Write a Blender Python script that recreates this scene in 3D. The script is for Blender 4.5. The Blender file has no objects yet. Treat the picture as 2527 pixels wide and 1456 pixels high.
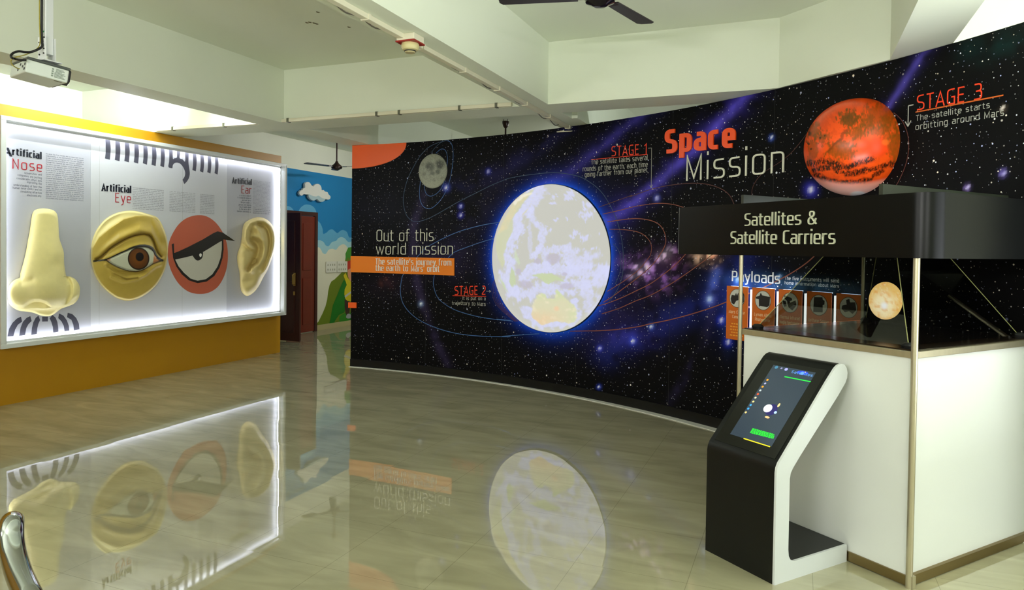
import bpy, bmesh, math, random
import numpy as np
from mathutils import Vector, Matrix

rng = np.random.default_rng(7)
random.seed(7)
SC = bpy.context.scene
COL = SC.collection

# ------------------------------------------------------------------ camera
F, CX, CY = 1728.548, 1263.5, 648.696
YAW, PIT, ROL, EYE = 0.388539, -0.019812, 0.0126046, 1.55
_f = np.array([-math.sin(YAW)*math.cos(PIT), math.cos(YAW)*math.cos(PIT), math.sin(PIT)])
_r0 = np.array([math.cos(YAW), math.sin(YAW), 0.0]); _u0 = np.cross(_r0, _f)
_r = math.cos(ROL)*_r0 + math.sin(ROL)*_u0
_u = -math.sin(ROL)*_r0 + math.cos(ROL)*_u0
O = np.array([0, 0, EYE])
cam_data = bpy.data.cameras.new('camera')
cam_data.sensor_width = 36.0
cam_data.lens = F/2527*36.0
cam_data.shift_y = -(728-CY)/2527
cam_data.clip_start = 0.05
cam_data.clip_end = 100
cam = bpy.data.objects.new('camera', cam_data)
COL.objects.link(cam)
m = Matrix.Identity(4)
for i in range(3):
    m[i][0], m[i][1], m[i][2], m[i][3] = _r[i], _u[i], -_f[i], O[i]
cam.matrix_world = m
SC.camera = cam

# ------------------------------------------------------------------ world, exposure, lamps
SC.view_settings.view_transform = 'Standard'
SC.view_settings.look = 'None'
SC.view_settings.gamma = 1.0
SC.view_settings.use_curve_mapping = False
SC.view_settings.exposure = 0.0
world = bpy.data.worlds.new('world'); SC.world = world
world.use_nodes = True
world.node_tree.nodes['Background'].inputs[0].default_value = (0.8, 0.9, 1.0, 1)
world.node_tree.nodes['Background'].inputs[1].default_value = 0.3

def area(name, loc, direction, sx, sy, watts, color):
    l = bpy.data.lights.new(name, 'AREA')
    l.shape = 'RECTANGLE'; l.size = sx; l.size_y = sy; l.energy = watts; l.color = color
    o = bpy.data.objects.new(name, l); COL.objects.link(o)
    o.location = loc
    o.rotation_euler = Vector(direction).to_track_quat('-Z', 'Y').to_euler()
    return o

TUBE = (1.0, 0.98, 0.99)
COOL = (0.88, 0.94, 1.0)
# fixtures, several of them unseen fill (their housings are built further down at the same places)
TUBES = [  # name, centre, facing, axis, watts, colour
    ('left_bay', (-6.3, 5.0, 3.30), (-1, 0, 0.2), 'y', 46, COOL),
    ('rear_fill_a', (-4.2, -1.85, 2.05), (0.25, 1, 0.75), 'x', 54, TUBE),  # unseen rear tubes, set low and tilted up to brighten the ceiling
    ('rear_fill_b', (-1.6, -1.85, 2.05), (0.1, 1, 0.7), 'x', 86, TUBE),
    ('rear_fill_c', (1.2, -1.85, 2.05), (0, 1, 0.6), 'x', 48, TUBE),
    ('far_left_fill', (-5.47, 10.2, 3.15), (-1, 0, -0.1), 'y', 24, TUBE),  # added fill for the far painted wall, hidden from the floor reflections
    ('beam_right', (0.91, 2.6, 3.12), (1, 0.1, 0.35), 'y', 130, (0.95, 1.0, 0.92)),  # added unseen to brighten the ceiling of the right bay
    ('behind_wall_fill', (1.25, 6.9, 1.3), (-0.8, -0.4, 0), 'z', 60, COOL),  # added out of view to light the cross beam and floor
    ('header_fill', (0.48, 4.50, 1.72), (-0.3, 0.5, 1), 'x', 4.5, COOL),  # added uplight inside the header, standing in for light leaking from its screen
    ('behind_wall_far', (-2.5, 11.5, 2.9), (0, -1, 0.2), 'x', 26, TUBE),
]
for n, c, d, ax, wt, colr in TUBES:
    dv = Vector(d).normalized()
    o = area('tube_lamp_' + n, Vector(c) + dv*0.05, d, .5 if n == 'header_fill' else 1.15, 0.05, wt, colr)
    q = dv.to_track_quat('-Z', 'Y')
    # turn the long side along the tube
    z = -dv; x = Vector({'x': (1, 0, 0), 'y': (0, 1, 0), 'z': (0, 0, 1)}[ax])
    x = (x - z*x.dot(z)).normalized(); y = z.cross(x)
    o.rotation_euler = Matrix((x, y, z)).transposed().to_euler()
area('tube_lamp_left_bay_back', (-6.22, 5.0, 3.30), (1, 0, 0.25), 0.05, 1.15, 60, COOL).rotation_euler = Matrix(((0, 0, -1), (1, 0, 0), (0, -1, 0))).to_euler()
# daylight through the window of the right bay
area('window_daylight', (3.95, 2.2, 1.6), (-1, 0.05, 0.1), 3.6, 1.5, 55, (0.93, 0.98, 1.0))
# sunlit ground outside throws light up through the same window
area('ground_daylight', (5.0, 3.0, 0.05), (-1, 0.2, 0.6), 3.8, 1.2, 480, (0.94, 0.98, 1.0))

# ------------------------------------------------------------------ photo rays -> real places
def ray(x, y): return _f + (x-CX)/F*_r - (y-CY)/F*_u
def on_z(x, y, z): d = ray(x, y); return O + d*((z-EYE)/d[2])
def on_x(x, y, X): d = ray(x, y); return O + d*(X/d[0])
def on_y(x, y, Y): d = ray(x, y); return O + d*(Y/d[1])
def on_plane(x, y, P, n):
    d = ray(x, y); return O + d*(((P-O) @ n)/(d @ n))
def proj(P):
    P = np.asarray(P, float) - O
    k = P @ _f
    return np.stack([CX + F*(P @ _r)/k, CY - F*(P @ _u)/k], -1)

class Plane:                         # u, v axes and a normal towards the viewer
    def __init__(s, P, u, v):
        s.P = np.array(P, float); s.u = np.array(u, float); s.v = np.array(v, float)
        s.n = np.cross(s.u, s.v)
    def uv(s, x, y):
        q = on_plane(x, y, s.P, s.n) - s.P
        return q @ s.u, q @ s.v
    def pt(s, u, v, d=0.0): return s.P + s.u*u + s.v*v + s.n*d

class Cyl:                           # the curved space wall
    C = np.array([-4.935, -0.271]); R = 7.8785
    def uv(s, x, y):
        d = ray(x, y); o = O[:2]-s.C
        a = d[:2] @ d[:2]; b = 2*d[:2] @ o; c = o @ o - s.R**2
        P = O + d*((-b+math.sqrt(b*b-4*a*c))/(2*a))
        return s.R*math.atan2(P[0]-s.C[0], P[1]-s.C[1]), P[2]
    def pt(s, u, v, d=0.0):
        a = u/s.R
        return np.array([s.C[0]+(s.R-d)*math.sin(a), s.C[1]+(s.R-d)*math.cos(a), v])
    def frame(s, u):
        a = u/s.R
        return (np.array([math.cos(a), -math.sin(a), 0]), np.array([0, 0, 1.0]), -np.array([math.sin(a), math.cos(a), 0]))
WALL = Cyl()

# ------------------------------------------------------------------ materials
def lin(c):
    return tuple((v/255/12.92 if v/255 <= .04045 else ((v/255+.055)/1.055)**2.4) for v in c[:3])

_mats = {}
def mat(name, rgb=(200, 200, 200), rough=.5, metal=0.0, emit=0.0, spec=.5, coat=0.0, emit_rgb=None):
    if name in _mats: return _mats[name]
    M = bpy.data.materials.new(name); M.use_nodes = True
    b = M.node_tree.nodes['Principled BSDF']
    b.inputs['Base Color'].default_value = (*lin(rgb), 1)
    b.inputs['Roughness'].default_value = rough
    b.inputs['Metallic'].default_value = metal
    b.inputs['Specular IOR Level'].default_value = spec
    b.inputs['Coat Weight'].default_value = coat
    if emit:
        b.inputs['Emission Color'].default_value = (*lin(emit_rgb or rgb), 1)
        b.inputs['Emission Strength'].default_value = emit
    _mats[name] = M
    return M

def noisy(M, scale, amount, detail=4, rough_var=0.0, stretch=(1, 1, 1)):
    """gives a plain material a little procedural variation"""
    nt = M.node_tree; b = nt.nodes['Principled BSDF']
    tc = nt.nodes.new('ShaderNodeTexCoord'); mp = nt.nodes.new('ShaderNodeMapping'); mp.inputs['Scale'].default_value = stretch
    n = nt.nodes.new('ShaderNodeTexNoise'); n.inputs['Scale'].default_value = scale; n.inputs['Detail'].default_value = detail
    nt.links.new(tc.outputs['Object'], mp.inputs[0]); nt.links.new(mp.outputs[0], n.inputs['Vector'])
    mr = nt.nodes.new('ShaderNodeMapRange'); mr.inputs['To Min'].default_value = 1-amount; mr.inputs['To Max'].default_value = 1+amount
    nt.links.new(n.outputs['Fac'], mr.inputs['Value'])
    mx = nt.nodes.new('ShaderNodeVectorMath'); mx.operation = 'SCALE'
    mx.inputs[0].default_value = b.inputs['Base Color'].default_value[:3]
    nt.links.new(mr.outputs[0], mx.inputs['Scale']); nt.links.new(mx.outputs[0], b.inputs['Base Color'])
    return M

def vcol_mat(name, rough=.5, emit=0.0, spec=.5, stars=False, dim=1.0):
    M = bpy.data.materials.new(name); M.use_nodes = True
    nt = M.node_tree; b = nt.nodes['Principled BSDF']
    a = nt.nodes.new('ShaderNodeAttribute'); a.attribute_name = 'art'
    b.inputs['Roughness'].default_value = rough; b.inputs['Specular IOR Level'].default_value = spec
    out = a.outputs['Color']
    if stars:
        uv = nt.nodes.new('ShaderNodeUVMap'); uv.uv_map = 'wall'
        for sc, r, thr, gain in ((27, .13, .4, 1.2), (14, .095, .38, 1.4), (4.5, .05, .2, 1.5)):
            v = nt.nodes.new('ShaderNodeTexVoronoi'); v.inputs['Scale'].default_value = sc
            v.voronoi_dimensions = '2D'
            nt.links.new(uv.outputs[0], v.inputs['Vector'])
            sep = nt.nodes.new('ShaderNodeSeparateColor'); nt.links.new(v.outputs['Color'], sep.inputs[0])
            rr = nt.nodes.new('ShaderNodeMath'); rr.operation = 'MULTIPLY'; rr.inputs[1].default_value = r
            nt.links.new(sep.outputs[0], rr.inputs[0])
            mr = nt.nodes.new('ShaderNodeMapRange'); mr.inputs['To Min'].default_value = 1; mr.inputs['To Max'].default_value = 0
            h = nt.nodes.new('ShaderNodeMath'); h.operation = 'MULTIPLY'; h.inputs[1].default_value = .45
            nt.links.new(rr.outputs[0], h.inputs[0])
            nt.links.new(v.outputs['Distance'], mr.inputs['Value']); nt.links.new(h.outputs[0], mr.inputs['From Min']); nt.links.new(rr.outputs[0], mr.inputs['From Max'])
            br = nt.nodes.new('ShaderNodeMapRange'); br.inputs['From Min'].default_value = thr; br.inputs['From Max'].default_value = 1; br.inputs['To Max'].default_value = gain
            nt.links.new(sep.outputs[1], br.inputs['Value'])
            ml = nt.nodes.new('ShaderNodeMath'); ml.operation = 'MULTIPLY'
            nt.links.new(mr.outputs[0], ml.inputs[0]); nt.links.new(br.outputs[0], ml.inputs[1])
            mx = nt.nodes.new('ShaderNodeMix'); mx.data_type = 'RGBA'
            tint = nt.nodes.new('ShaderNodeValToRGB')
            tint.color_ramp.elements[0].color = (.5, .55, 1, 1); tint.color_ramp.elements[1].color = (1, .85, .65, 1)
            e = tint.color_ramp.elements.new(.45); e.color = (.9, .92, 1, 1)
            nt.links.new(sep.outputs[2], tint.inputs[0])
            nt.links.new(ml.outputs[0], mx.inputs['Factor']); nt.links.new(out, mx.inputs[6]); nt.links.new(tint.outputs[0], mx.inputs[7])
            out = mx.outputs[2]
    base = out
    if dim < 1:
        dm = nt.nodes.new('ShaderNodeVectorMath'); dm.operation = 'SCALE'; dm.inputs['Scale'].default_value = dim; nt.links.new(out, dm.inputs[0]); base = dm.outputs[0]
    nt.links.new(base, b.inputs['Base Color'])
    if emit:
        nt.links.new(out, b.inputs['Emission Color']); b.inputs['Emission Strength'].default_value = emit
    return M

# ------------------------------------------------------------------ mesh helpers
class MB:
    def __init__(s): s.v = []; s.f = []
    def add(s, vs, fs):
        o = len(s.v); s.v += [tuple(map(float, p)) for p in vs]; s.f += [tuple(i+o for i in f) for f in fs]
        return s
    def box(s, lo, hi): return s.obox(lo, (hi[0]-lo[0], 0, 0), (0, hi[1]-lo[1], 0), (0, 0, hi[2]-lo[2]))
    def obox(s, o, a, b, c):
        o, a, b, c = (np.array(q, float) for q in (o, a, b, c))
        vs = [o, o+a, o+a+b, o+b, o+c, o+a+c, o+a+b+c, o+b+c]
        fs = [(0, 3, 2, 1), (4, 5, 6, 7), (0, 1, 5, 4), (1, 2, 6, 5), (2, 3, 7, 6), (3, 0, 4, 7)]
        if np.dot(np.cross(a, b), c) < 0: fs = [f[::-1] for f in fs]
        return s.add(vs, fs)
    def prism(s, poly, fn, d0, d1, back=True):       # poly in (u, v); fn(u, v, d)
        n = len(poly)
        if sum(poly[i][0]*poly[(i+1) % n][1]-poly[(i+1) % n][0]*poly[i][1] for i in range(n)) < 0: poly = poly[::-1]
        vs = [fn(u, v, d1) for u, v in poly] + [fn(u, v, d0) for u, v in poly]
        fs = [tuple(range(n))] + [(i, n+i, n+(i+1) % n, (i+1) % n) for i in range(n)]
        if back: fs.append(tuple(range(2*n-1, n-1, -1)))
        return s.add(vs, fs)
    def flat(s, poly, fn, d):
        n = len(poly)
        if sum(poly[i][0]*poly[(i+1) % n][1]-poly[(i+1) % n][0]*poly[i][1] for i in range(n)) < 0: poly = poly[::-1]
        return s.add([fn(u, v, d) for u, v in poly], [tuple(range(n))])
    def tube(s, pts, r, n=10, caps=True):
        pts = [np.array(p, float) for p in pts]; k = len(pts); rs = r if hasattr(r, '__len__') else [r]*k
        t0 = pts[1]-pts[0]; t0 /= np.linalg.norm(t0)
        a = np.array([0, 0, 1.0]) if abs(t0[2]) < .9 else np.array([1.0, 0, 0])
        a = np.cross(t0, a); a /= np.linalg.norm(a); vs = []
        for i, p in enumerate(pts):
            t = (pts[min(i+1, k-1)]-pts[max(i-1, 0)]); t /= np.linalg.norm(t)
            a = a - t*(a @ t); a /= np.linalg.norm(a); b = np.cross(t, a)
            vs += [p+rs[i]*(math.cos(2*math.pi*j/n)*a+math.sin(2*math.pi*j/n)*b) for j in range(n)]
        fs = [(i*n+j, i*n+(j+1) % n, (i+1)*n+(j+1) % n, (i+1)*n+j) for i in range(k-1) for j in range(n)]
        if caps: fs += [tuple(range(n-1, -1, -1)), tuple(range((k-1)*n, k*n))]
        return s.add(vs, fs)
    def lathe(s, prof, c, n=32, axis=(0, 0, 1)):     # prof: (radius, height) list
        ax = np.array(axis, float); ax /= np.linalg.norm(ax)
        a = np.cross(ax, [0, 1, 0] if abs(ax[1]) < .9 else [1, 0, 0]); a /= np.linalg.norm(a); b = np.cross(ax, a)
        c = np.array(c, float); k = len(prof); vs = []
        for r, h in prof: vs += [c+ax*h+max(r, 1e-5)*(math.cos(2*math.pi*j/n)*a+math.sin(2*math.pi*j/n)*b) for j in range(n)]
        fs = [(i*n+j, i*n+(j+1) % n, (i+1)*n+(j+1) % n, (i+1)*n+j) for i in range(k-1) for j in range(n)]
        fs += [tuple(range(n-1, -1, -1)), tuple(range((k-1)*n, k*n))]
        return s.add(vs, fs)

def tag(o, label=None, cat=None, group=None, kind=None):
    if label: o['label'] = label
    if cat: o['category'] = cat
    if group: o['group'] = group
    if kind: o['kind'] = kind
    return o

def build(name, mb, M, parent=None, smooth=False, bevel=0.0):
    me = bpy.data.meshes.new(name); me.from_pydata(mb.v, [], mb.f); me.update()
    me.materials.append(M)
    if smooth:
        me.polygons.foreach_set('use_smooth', [True]*len(me.polygons))
    o = bpy.data.objects.new(name, me); COL.objects.link(o)
    if parent is not None: attach(o, parent)
    if bevel:
        bv = o.modifiers.new('bevel', 'BEVEL'); bv.width = bevel; bv.segments = 2; bv.limit_method = 'ANGLE'; bv.angle_limit = .6
    if smooth and smooth != 'all':
        es = o.modifiers.new('split', 'EDGE_SPLIT'); es.split_angle = math.radians(smooth if smooth > 1 else 40)
    return o

def attach(o, parent):
    o.parent = parent
    if parent.name in _abs: o.matrix_parent_inverse = Matrix.Translation(-_abs[parent.name])
_abs = {}
def thing(name, loc, label, cat, group=None):
    o = bpy.data.objects.new(name, None); COL.objects.link(o)
    o.location = [float(x) for x in loc]; o.empty_display_size = .1
    _abs[o.name] = Vector([float(x) for x in loc])
    return tag(o, label, cat, group)
def struct(name, mb, M, **k):
    return tag(build(name, mb, M, **k), kind='structure')

# ------------------------------------------------------------------ numpy noise
def _hash(ix, iy, seed):
    h = (ix.astype(np.int64)*374761393 + iy.astype(np.int64)*668265263 + seed*144665) & 0x7fffffff
    h = ((h ^ (h >> 13))*1274126177) & 0x7fffffff
    return ((h ^ (h >> 16)) & 0xffff)/65535.0
def vnoise(x, y, seed=0):
    x = np.asarray(x, float); y = np.asarray(y, float)
    ix, iy = np.floor(x), np.floor(y); fx, fy = x-ix, y-iy
    fx = fx*fx*(3-2*fx); fy = fy*fy*(3-2*fy)
    a = _hash(ix, iy, seed); b = _hash(ix+1, iy, seed); c = _hash(ix, iy+1, seed); d = _hash(ix+1, iy+1, seed)
    return (a*(1-fx)+b*fx)*(1-fy) + (c*(1-fx)+d*fx)*fy
def fbm(x, y, seed=0, o=4):
    s = 0; a = .5; t = 0
    for k in range(o):
        s = s + a*vnoise(x*2**k, y*2**k, seed+k); t += a; a *= .5
    return s/t
def seg_dist(X, Y, pts):
    """distance of every point to a polyline"""
    D = np.full(np.shape(X), 1e9)
    for (x0, y0), (x1, y1) in zip(pts[:-1], pts[1:]):
        dx, dy = x1-x0, y1-y0; L = dx*dx+dy*dy+1e-12
        t = np.clip(((X-x0)*dx+(Y-y0)*dy)/L, 0, 1)
        D = np.minimum(D, np.hypot(X-x0-t*dx, Y-y0-t*dy))
    return D
def poly_sd(X, Y, pts):
    """signed distance, negative inside"""
    D = seg_dist(X, Y, list(pts)+[pts[0]])
    ins = np.zeros(np.shape(X), bool); n = len(pts)
    for i in range(n):
        x0, y0 = pts[i]; x1, y1 = pts[(i+1) % n]
        c = ((y0 > Y) != (y1 > Y)) & (X < (x1-x0)*(Y-y0)/((y1-y0) if y1 != y0 else 1e-12)+x0)
        ins ^= c
    return np.where(ins, -D, D)
def smooth(a, b, x):
    t = np.clip((x-a)/(b-a), 0, 1); return t*t*(3-2*t)
def gauss(d, s): return np.exp(-(d/s)**2/2)
def zoom(pts, ox, oy, sc): return [(ox+x/sc, oy+y/sc) for x, y in pts]
def catmull(pts, n=6, closed=False):
    P = [np.array(p, float) for p in pts]; k = len(P); out = []
    rngs = range(k) if closed else range(k-1)
    for i in rngs:
        p0 = P[(i-1) % k] if closed or i > 0 else P[0]; p1 = P[i]; p2 = P[(i+1) % k]
        p3 = P[(i+2) % k] if closed or i+2 < k else P[-1]
        for j in range(n):
            t = j/n
            out.append(.5*((2*p1)+(-p0+p2)*t+(2*p0-5*p1+4*p2-p3)*t*t+(-p0+3*p1-3*p2+p3)*t**3))
    if not closed: out.append(P[-1])
    return [tuple(p) for p in out]

# ------------------------------------------------------------------ lettering (stroke letters)
r_, R_, X_ = .15, .2, .72
_dot = [(.05, .93), (.05, 1.07)]
GL = {
 'a': (.45, [[(.07, X_), (.44, X_, r_), (.44, 0)], [(.44, .42), (.04, .42, r_), (.04, 0, r_), (.44, 0)]]),
 'b': (.47, [[(.05, 1.04), (.05, 0), (.46, 0, r_), (.46, X_, r_), (.05, X_)]]),
 'c': (.41, [[(.41, X_), (.04, X_, r_), (.04, 0, r_), (.41, 0)]]),
 'd': (.47, [[(.45, 1.04), (.45, 0), (.04, 0, r_), (.04, X_, r_), (.45, X_)]]),
 'e': (.46, [[(.04, .35), (.45, .35), (.45, X_, r_), (.04, X_, r_), (.04, 0, r_), (.43, 0)]]),
 'f': (.34, [[(.36, 1.04), (.13, 1.04, .13), (.13, 0)], [(0, X_), (.33, X_)]]),
 'g': (.47, [[(.45, 0), (.04, 0, r_), (.04, X_, r_), (.45, X_), (.45, -.28, r_), (.07, -.28)]]),
 'h': (.47, [[(.05, 1.04), (.05, 0)], [(.05, X_), (.45, X_, r_), (.45, 0)]]),
 'i': (.1, [[(.05, X_), (.05, 0)], _dot]),
 'j': (.12, [[(.07, X_), (.07, -.28, .12), (-.08, -.28)], [(.07, .93), (.07, 1.07)]]),
 'k': (.43, [[(.05, 1.04), (.05, 0)], [(.41, X_), (.09, .37), (.43, 0)]]),
 'l': (.12, [[(.05, 1.04), (.05, 0)]]),
 'm': (.8, [[(.05, X_), (.05, 0)], [(.05, X_), (.42, X_, r_), (.42, 0)], [(.36, X_), (.79, X_, r_), (.79, 0)]]),
 'n': (.47, [[(.05, X_), (.05, 0)], [(.05, X_), (.45, X_, r_), (.45, 0)]]),
 'o': (.49, [[(.25, X_), (.46, X_, r_), (.46, 0, r_), (.04, 0, r_), (.04, X_, r_), (.25, X_)]]),
 'p': (.48, [[(.05, -.28), (.05, X_), (.46, X_, r_), (.46, 0, r_), (.05, 0)]]),
 'q': (.48, [[(.45, -.28), (.45, X_), (.04, X_, r_), (.04, 0, r_), (.45, 0)]]),
 'r': (.32, [[(.05, X_), (.05, 0)], [(.05, .56), (.09, X_, .08), (.33, X_)]]),
 's': (.43, [[(.40, X_), (.04, X_, r_), (.04, .37, r_), (.42, .35, r_), (.42, 0, r_), (.03, 0)]]),
 't': (.34, [[(.13, .94), (.13, 0, .13), (.34, 0)], [(0, X_), (.33, X_)]]),
 'u': (.47, [[(.05, X_), (.05, 0, r_), (.45, 0)], [(.45, X_), (.45, 0)]]),
 'v': (.45, [[(.02, X_), (.23, 0), (.44, X_)]]),
 'w': (.72, [[(.02, X_), (.19, 0), (.36, .66), (.53, 0), (.70, X_)]]),
 'x': (.43, [[(.03, X_), (.41, 0)], [(.41, X_), (.03, 0)]]),
 'y': (.46, [[(.03, X_), (.25, .03)], [(.45, X_), (.2, -.28, .08), (.04, -.28)]]),
 'z': (.42, [[(.04, X_), (.4, X_), (.04, 0), (.42, 0)]]),
 'A': (.56, [[(.02, 0), (.28, 1), (.54, 0)], [(.1, .28), (.46, .28)]]),
 'B': (.5, [[(.05, .52), (.05, 1), (.44, 1, R_), (.44, .52, R_), (.05, .52), (.05, 0), (.48, 0, R_), (.48, .52, R_), (.2, .52)]]),
 'C': (.48, [[(.47, 1), (.05, 1, R_), (.05, 0, R_), (.47, 0)]]),
 'D': (.53, [[(.2, 0), (.05, 0), (.05, 1), (.5, 1, R_), (.5, 0, R_), (.2, 0)]]),
 'E': (.44, [[(.43, 1), (.06, 1), (.06, 0), (.43, 0)], [(.06, .52), (.39, .52)]]),
 'G': (.52, [[(.49, 1), (.05, 1, R_), (.05, 0, R_), (.49, 0), (.49, .47), (.28, .47)]]),
 'I': (.1, [[(.05, 1), (.05, 0)]]),
 'L': (.42, [[(.05, 1), (.05, 0), (.42, 0)]]),
 'M': (.66, [[(.05, 0), (.05, 1), (.33, .08), (.61, 1), (.61, 0)]]),
 'N': (.55, [[(.05, 0), (.05, 1), (.5, 0), (.5, 1)]]),
 'O': (.56, [[(.28, 1), (.52, 1, R_), (.52, 0, R_), (.05, 0, R_), (.05, 1, R_), (.28, 1)]]),
 'P': (.5, [[(.06, 0), (.06, 1), (.48, 1, R_), (.48, .42, R_), (.06, .42)]]),
 'R': (.52, [[(.06, 0), (.06, 1), (.48, 1, R_), (.48, .45, R_), (.06, .45)], [(.3, .45), (.5, 0)]]),
 'S': (.5, [[(.46, 1), (.04, 1, R_), (.04, .53, R_), (.48, .47, R_), (.48, 0, R_), (.02, 0)]]),
 'T': (.48, [[(0, 1), (.48, 1)], [(.24, 1), (.24, 0)]]),
 'U': (.55, [[(.05, 1), (.05, 0, R_), (.5, 0, R_), (.5, 1)]]),
 'W': (.8, [[(.02, 1), (.22, 0), (.41, .9), (.6, 0), (.8, 1)]]),
 '1': (.3, [[(.05, .8), (.25, 1), (.25, 0)]]),
 '2': (.47, [[(.04, 1), (.43, 1, R_), (.43, .55, .12), (.04, .12), (.04, 0), (.46, 0)]]),
 '3': (.47, [[(.04, 1), (.44, 1, R_), (.44, .53, R_), (.13, .53)], [(.3, .53), (.47, .53, R_), (.47, 0, R_), (.02, 0)]]),
 '&': (.62, [[(.6, 0), (.13, .7, .1), (.13, 1, .13), (.42, 1, .13), (.42, .66, .14), (.03, .42, .14), (.03, 0, .18), (.42, 0, .14), (.56, .42)]]),
 '.': (.1, [[(.05, 0), (.05, .09)]]), ',': (.1, [[(.06, .08), (.03, -.14)]]), "'": (.12, [[(.08, 1.02), (.05, .78)]]), '-': (.3, [[(.03, .36), (.27, .36)]]),
 '!': (.1, [[(.05, 1), (.05, .3)], [(.05, 0), (.05, .1)]]),
}
def _round(path, seg, rmin=0.0):
    out = []
    for i, p in enumerate(path):
        rad = max(p[2], rmin) if len(p) > 2 else 0
        if not rad or i in (0, len(path)-1): out.append(p[:2]); continue
        P = np.array(p[:2]); a = np.array(path[i-1][:2])-P; b = np.array(path[i+1][:2])-P
        la, lb = np.linalg.norm(a), np.linalg.norm(b); rad = min(rad, la*.5 if (len(path[i-1]) > 2) else la, lb*.5 if (len(path[i+1]) > 2) else lb)
        A = P+a/la*rad; B = P+b/lb*rad
        for k in range(seg+1):
            t = k/seg; out.append(tuple((1-t)**2*A+2*t*(1-t)*P+t*t*B))
    return out
def text_width(s, ls):
    return sum((.27 if c == ' ' else GL[c][0])+ls for c in s)-ls
def letters(mb, fn, s, u0, v0, u1, cap, w, d0=.0012, depth=0.0, seg=4, ls=.08, v1=None, words=None):
    """stroke lettering between u0 and u1 on the baseline v0 (to v1), cap height `cap`, stroke w (fraction of cap)"""
    ls = ls+w*.8; W = text_width(s, ls)+w; kx = (u1-u0)/W; x = w/2
    slope = 0 if v1 is None else (v1-v0)/(u1-u0)
    top = d0+depth; hc = np.array([1.0, 1.0 if w < .15 else .68]); wv = w*hc[1]
    for c in s:
        if c == ' ':
            x += .27+ls
            if words is not None: mb = MB(); words.append(mb)
            continue
        wd, paths = GL[c]
        for path in paths:
            P = _round(path, seg, w*.75); isdot = len(path) == 2 and path[0][1] == .93
            Q = []
            for (a, b) in P:
                bb = b if isdot else wv*.5+b*(1-wv)
                Q.append(np.array([(x+a)*kx, bb*cap]))
            Q = [q for i, q in enumerate(Q) if i == 0 or np.linalg.norm(q-Q[i-1]) > 1e-6]
            if len(Q) < 2: continue
            h = w*cap*.5; n = len(Q); L = []; Rr = []
            # square ends reach half a stroke further so stems meet the cap line
            for i in range(n):
                t0 = Q[i]-Q[i-1] if i else Q[1]-Q[0]; t1 = Q[i+1]-Q[i] if i < n-1 else t0
                t0 = t0/np.linalg.norm(t0); t1 = t1/np.linalg.norm(t1)
                n0 = np.array([-t0[1], t0[0]]); n1 = np.array([-t1[1], t1[0]])
                m_ = n0+n1; l = np.linalg.norm(m_)
                m_ = n1 if l < 1e-3 else m_/l
                k = h/max(.45, m_ @ n1)
                q = Q[i]
                if i == 0 and abs(t1[1]) > .9 and not isdot: q = q-t1*h*hc[1]*.95
                if i == n-1 and abs(t0[1]) > .9 and not isdot: q = q+t0*h*hc[1]*.95
                L.append(q+m_*k*hc); Rr.append(q-m_*k*hc)
            def P3(q, d): return fn(u0+q[0], v0+q[1]+slope*q[0], d)
            vs = []
            for i in range(n): vs += [P3(L[i], top), P3(Rr[i], top)]
            fs = [(2*i, 2*i+1, 2*i+3, 2*i+2) for i in range(n-1)]
            if depth:
                for i in range(n): vs += [P3(L[i], d0), P3(Rr[i], d0)]
                b = 2*n
                for i in range(n-1):
                    fs += [(2*i, 2*i+2, b+2*i+2, b+2*i), (2*i+1, b+2*i+1, b+2*i+3, 2*i+3)]
                fs += [(0, b, b+1, 1), (2*n-2, 2*n-1, b+2*n-1, b+2*n-2)]
            mb.add(vs, fs)
        x += wd+ls
    return mb
def text_px(mb, S, s, bl, br, tl, w, **k):
    """place lettering by the photo pixels of its baseline ends and of the cap top above bl"""
    u0, v0 = S.uv(*bl); u1, v1 = S.uv(*br); _, vt = S.uv(*tl)
    return letters(mb, S.pt, s, u0, v0, u1, vt-v0, w, v1=v1, **k)
def ribbon(mb, fn, pts, w, d):
    P = [np.array(p, float) for p in pts]; n = len(P); vs = []
    for i in range(n):
        t = P[min(i+1, n-1)]-P[max(i-1, 0)]; t = t/(np.linalg.norm(t)+1e-9); nn = np.array([-t[1], t[0]])*w/2
        vs += [fn(*(P[i]+nn), d), fn(*(P[i]-nn), d)]
    return mb.add(vs, [(2*i, 2*i+1, 2*i+3, 2*i+2) for i in range(n-1)])

def paint(o, cols):
    me = o.data
    a = me.color_attributes.new('art', 'FLOAT_COLOR', 'POINT')
    c = np.ones((len(me.vertices), 4), np.float32); c[:, :3] = cols
    a.data.foreach_set('color', c.ravel())

def linA(a):
    a = np.asarray(a, float)/255
    return np.where(a <= .04045, a/12.92, ((a+.055)/1.055)**2.4)

# ================================================================== THE ROOM
XW, XM = -6.977, -8.198            # yellow partition, painted wall behind it
HB, ZC = 2.861, 3.42               # beam undersides, ceiling
X0, X1, Y0, Y1 = XM, 3.6, -2.0, 12.8
paintwork = noisy(mat('ceiling_paint', (228, 234, 214), .75), 1.2, .03)
wallpaint = noisy(mat('wall_paint', (230, 232, 214), .7), 1.0, .02)
yellow = noisy(mat('yellow_laminate', (182, 130, 0), .45), 2, .04)
white_metal = mat('white_powder_coat', (222, 226, 224), .35)
white_lam = noisy(mat('white_laminate', (226, 229, 226), .38), 3, .015)
black_lam = noisy(mat('black_laminate', (8, 9, 9), .3, spec=.18), 4, .1)
steel = noisy(mat('brushed_steel', (186, 178, 152), .32, .7), 40, .12, stretch=(1, 1, .05))
chrome = mat('polished_steel', (190, 195, 200), .12, 1.0)
dark = mat('matte_black', (12, 12, 13), .5)
orange = mat('orange_print', (246, 96, 6), .45)
letter_white = mat('white_acrylic', (226, 226, 205), .35)
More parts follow.
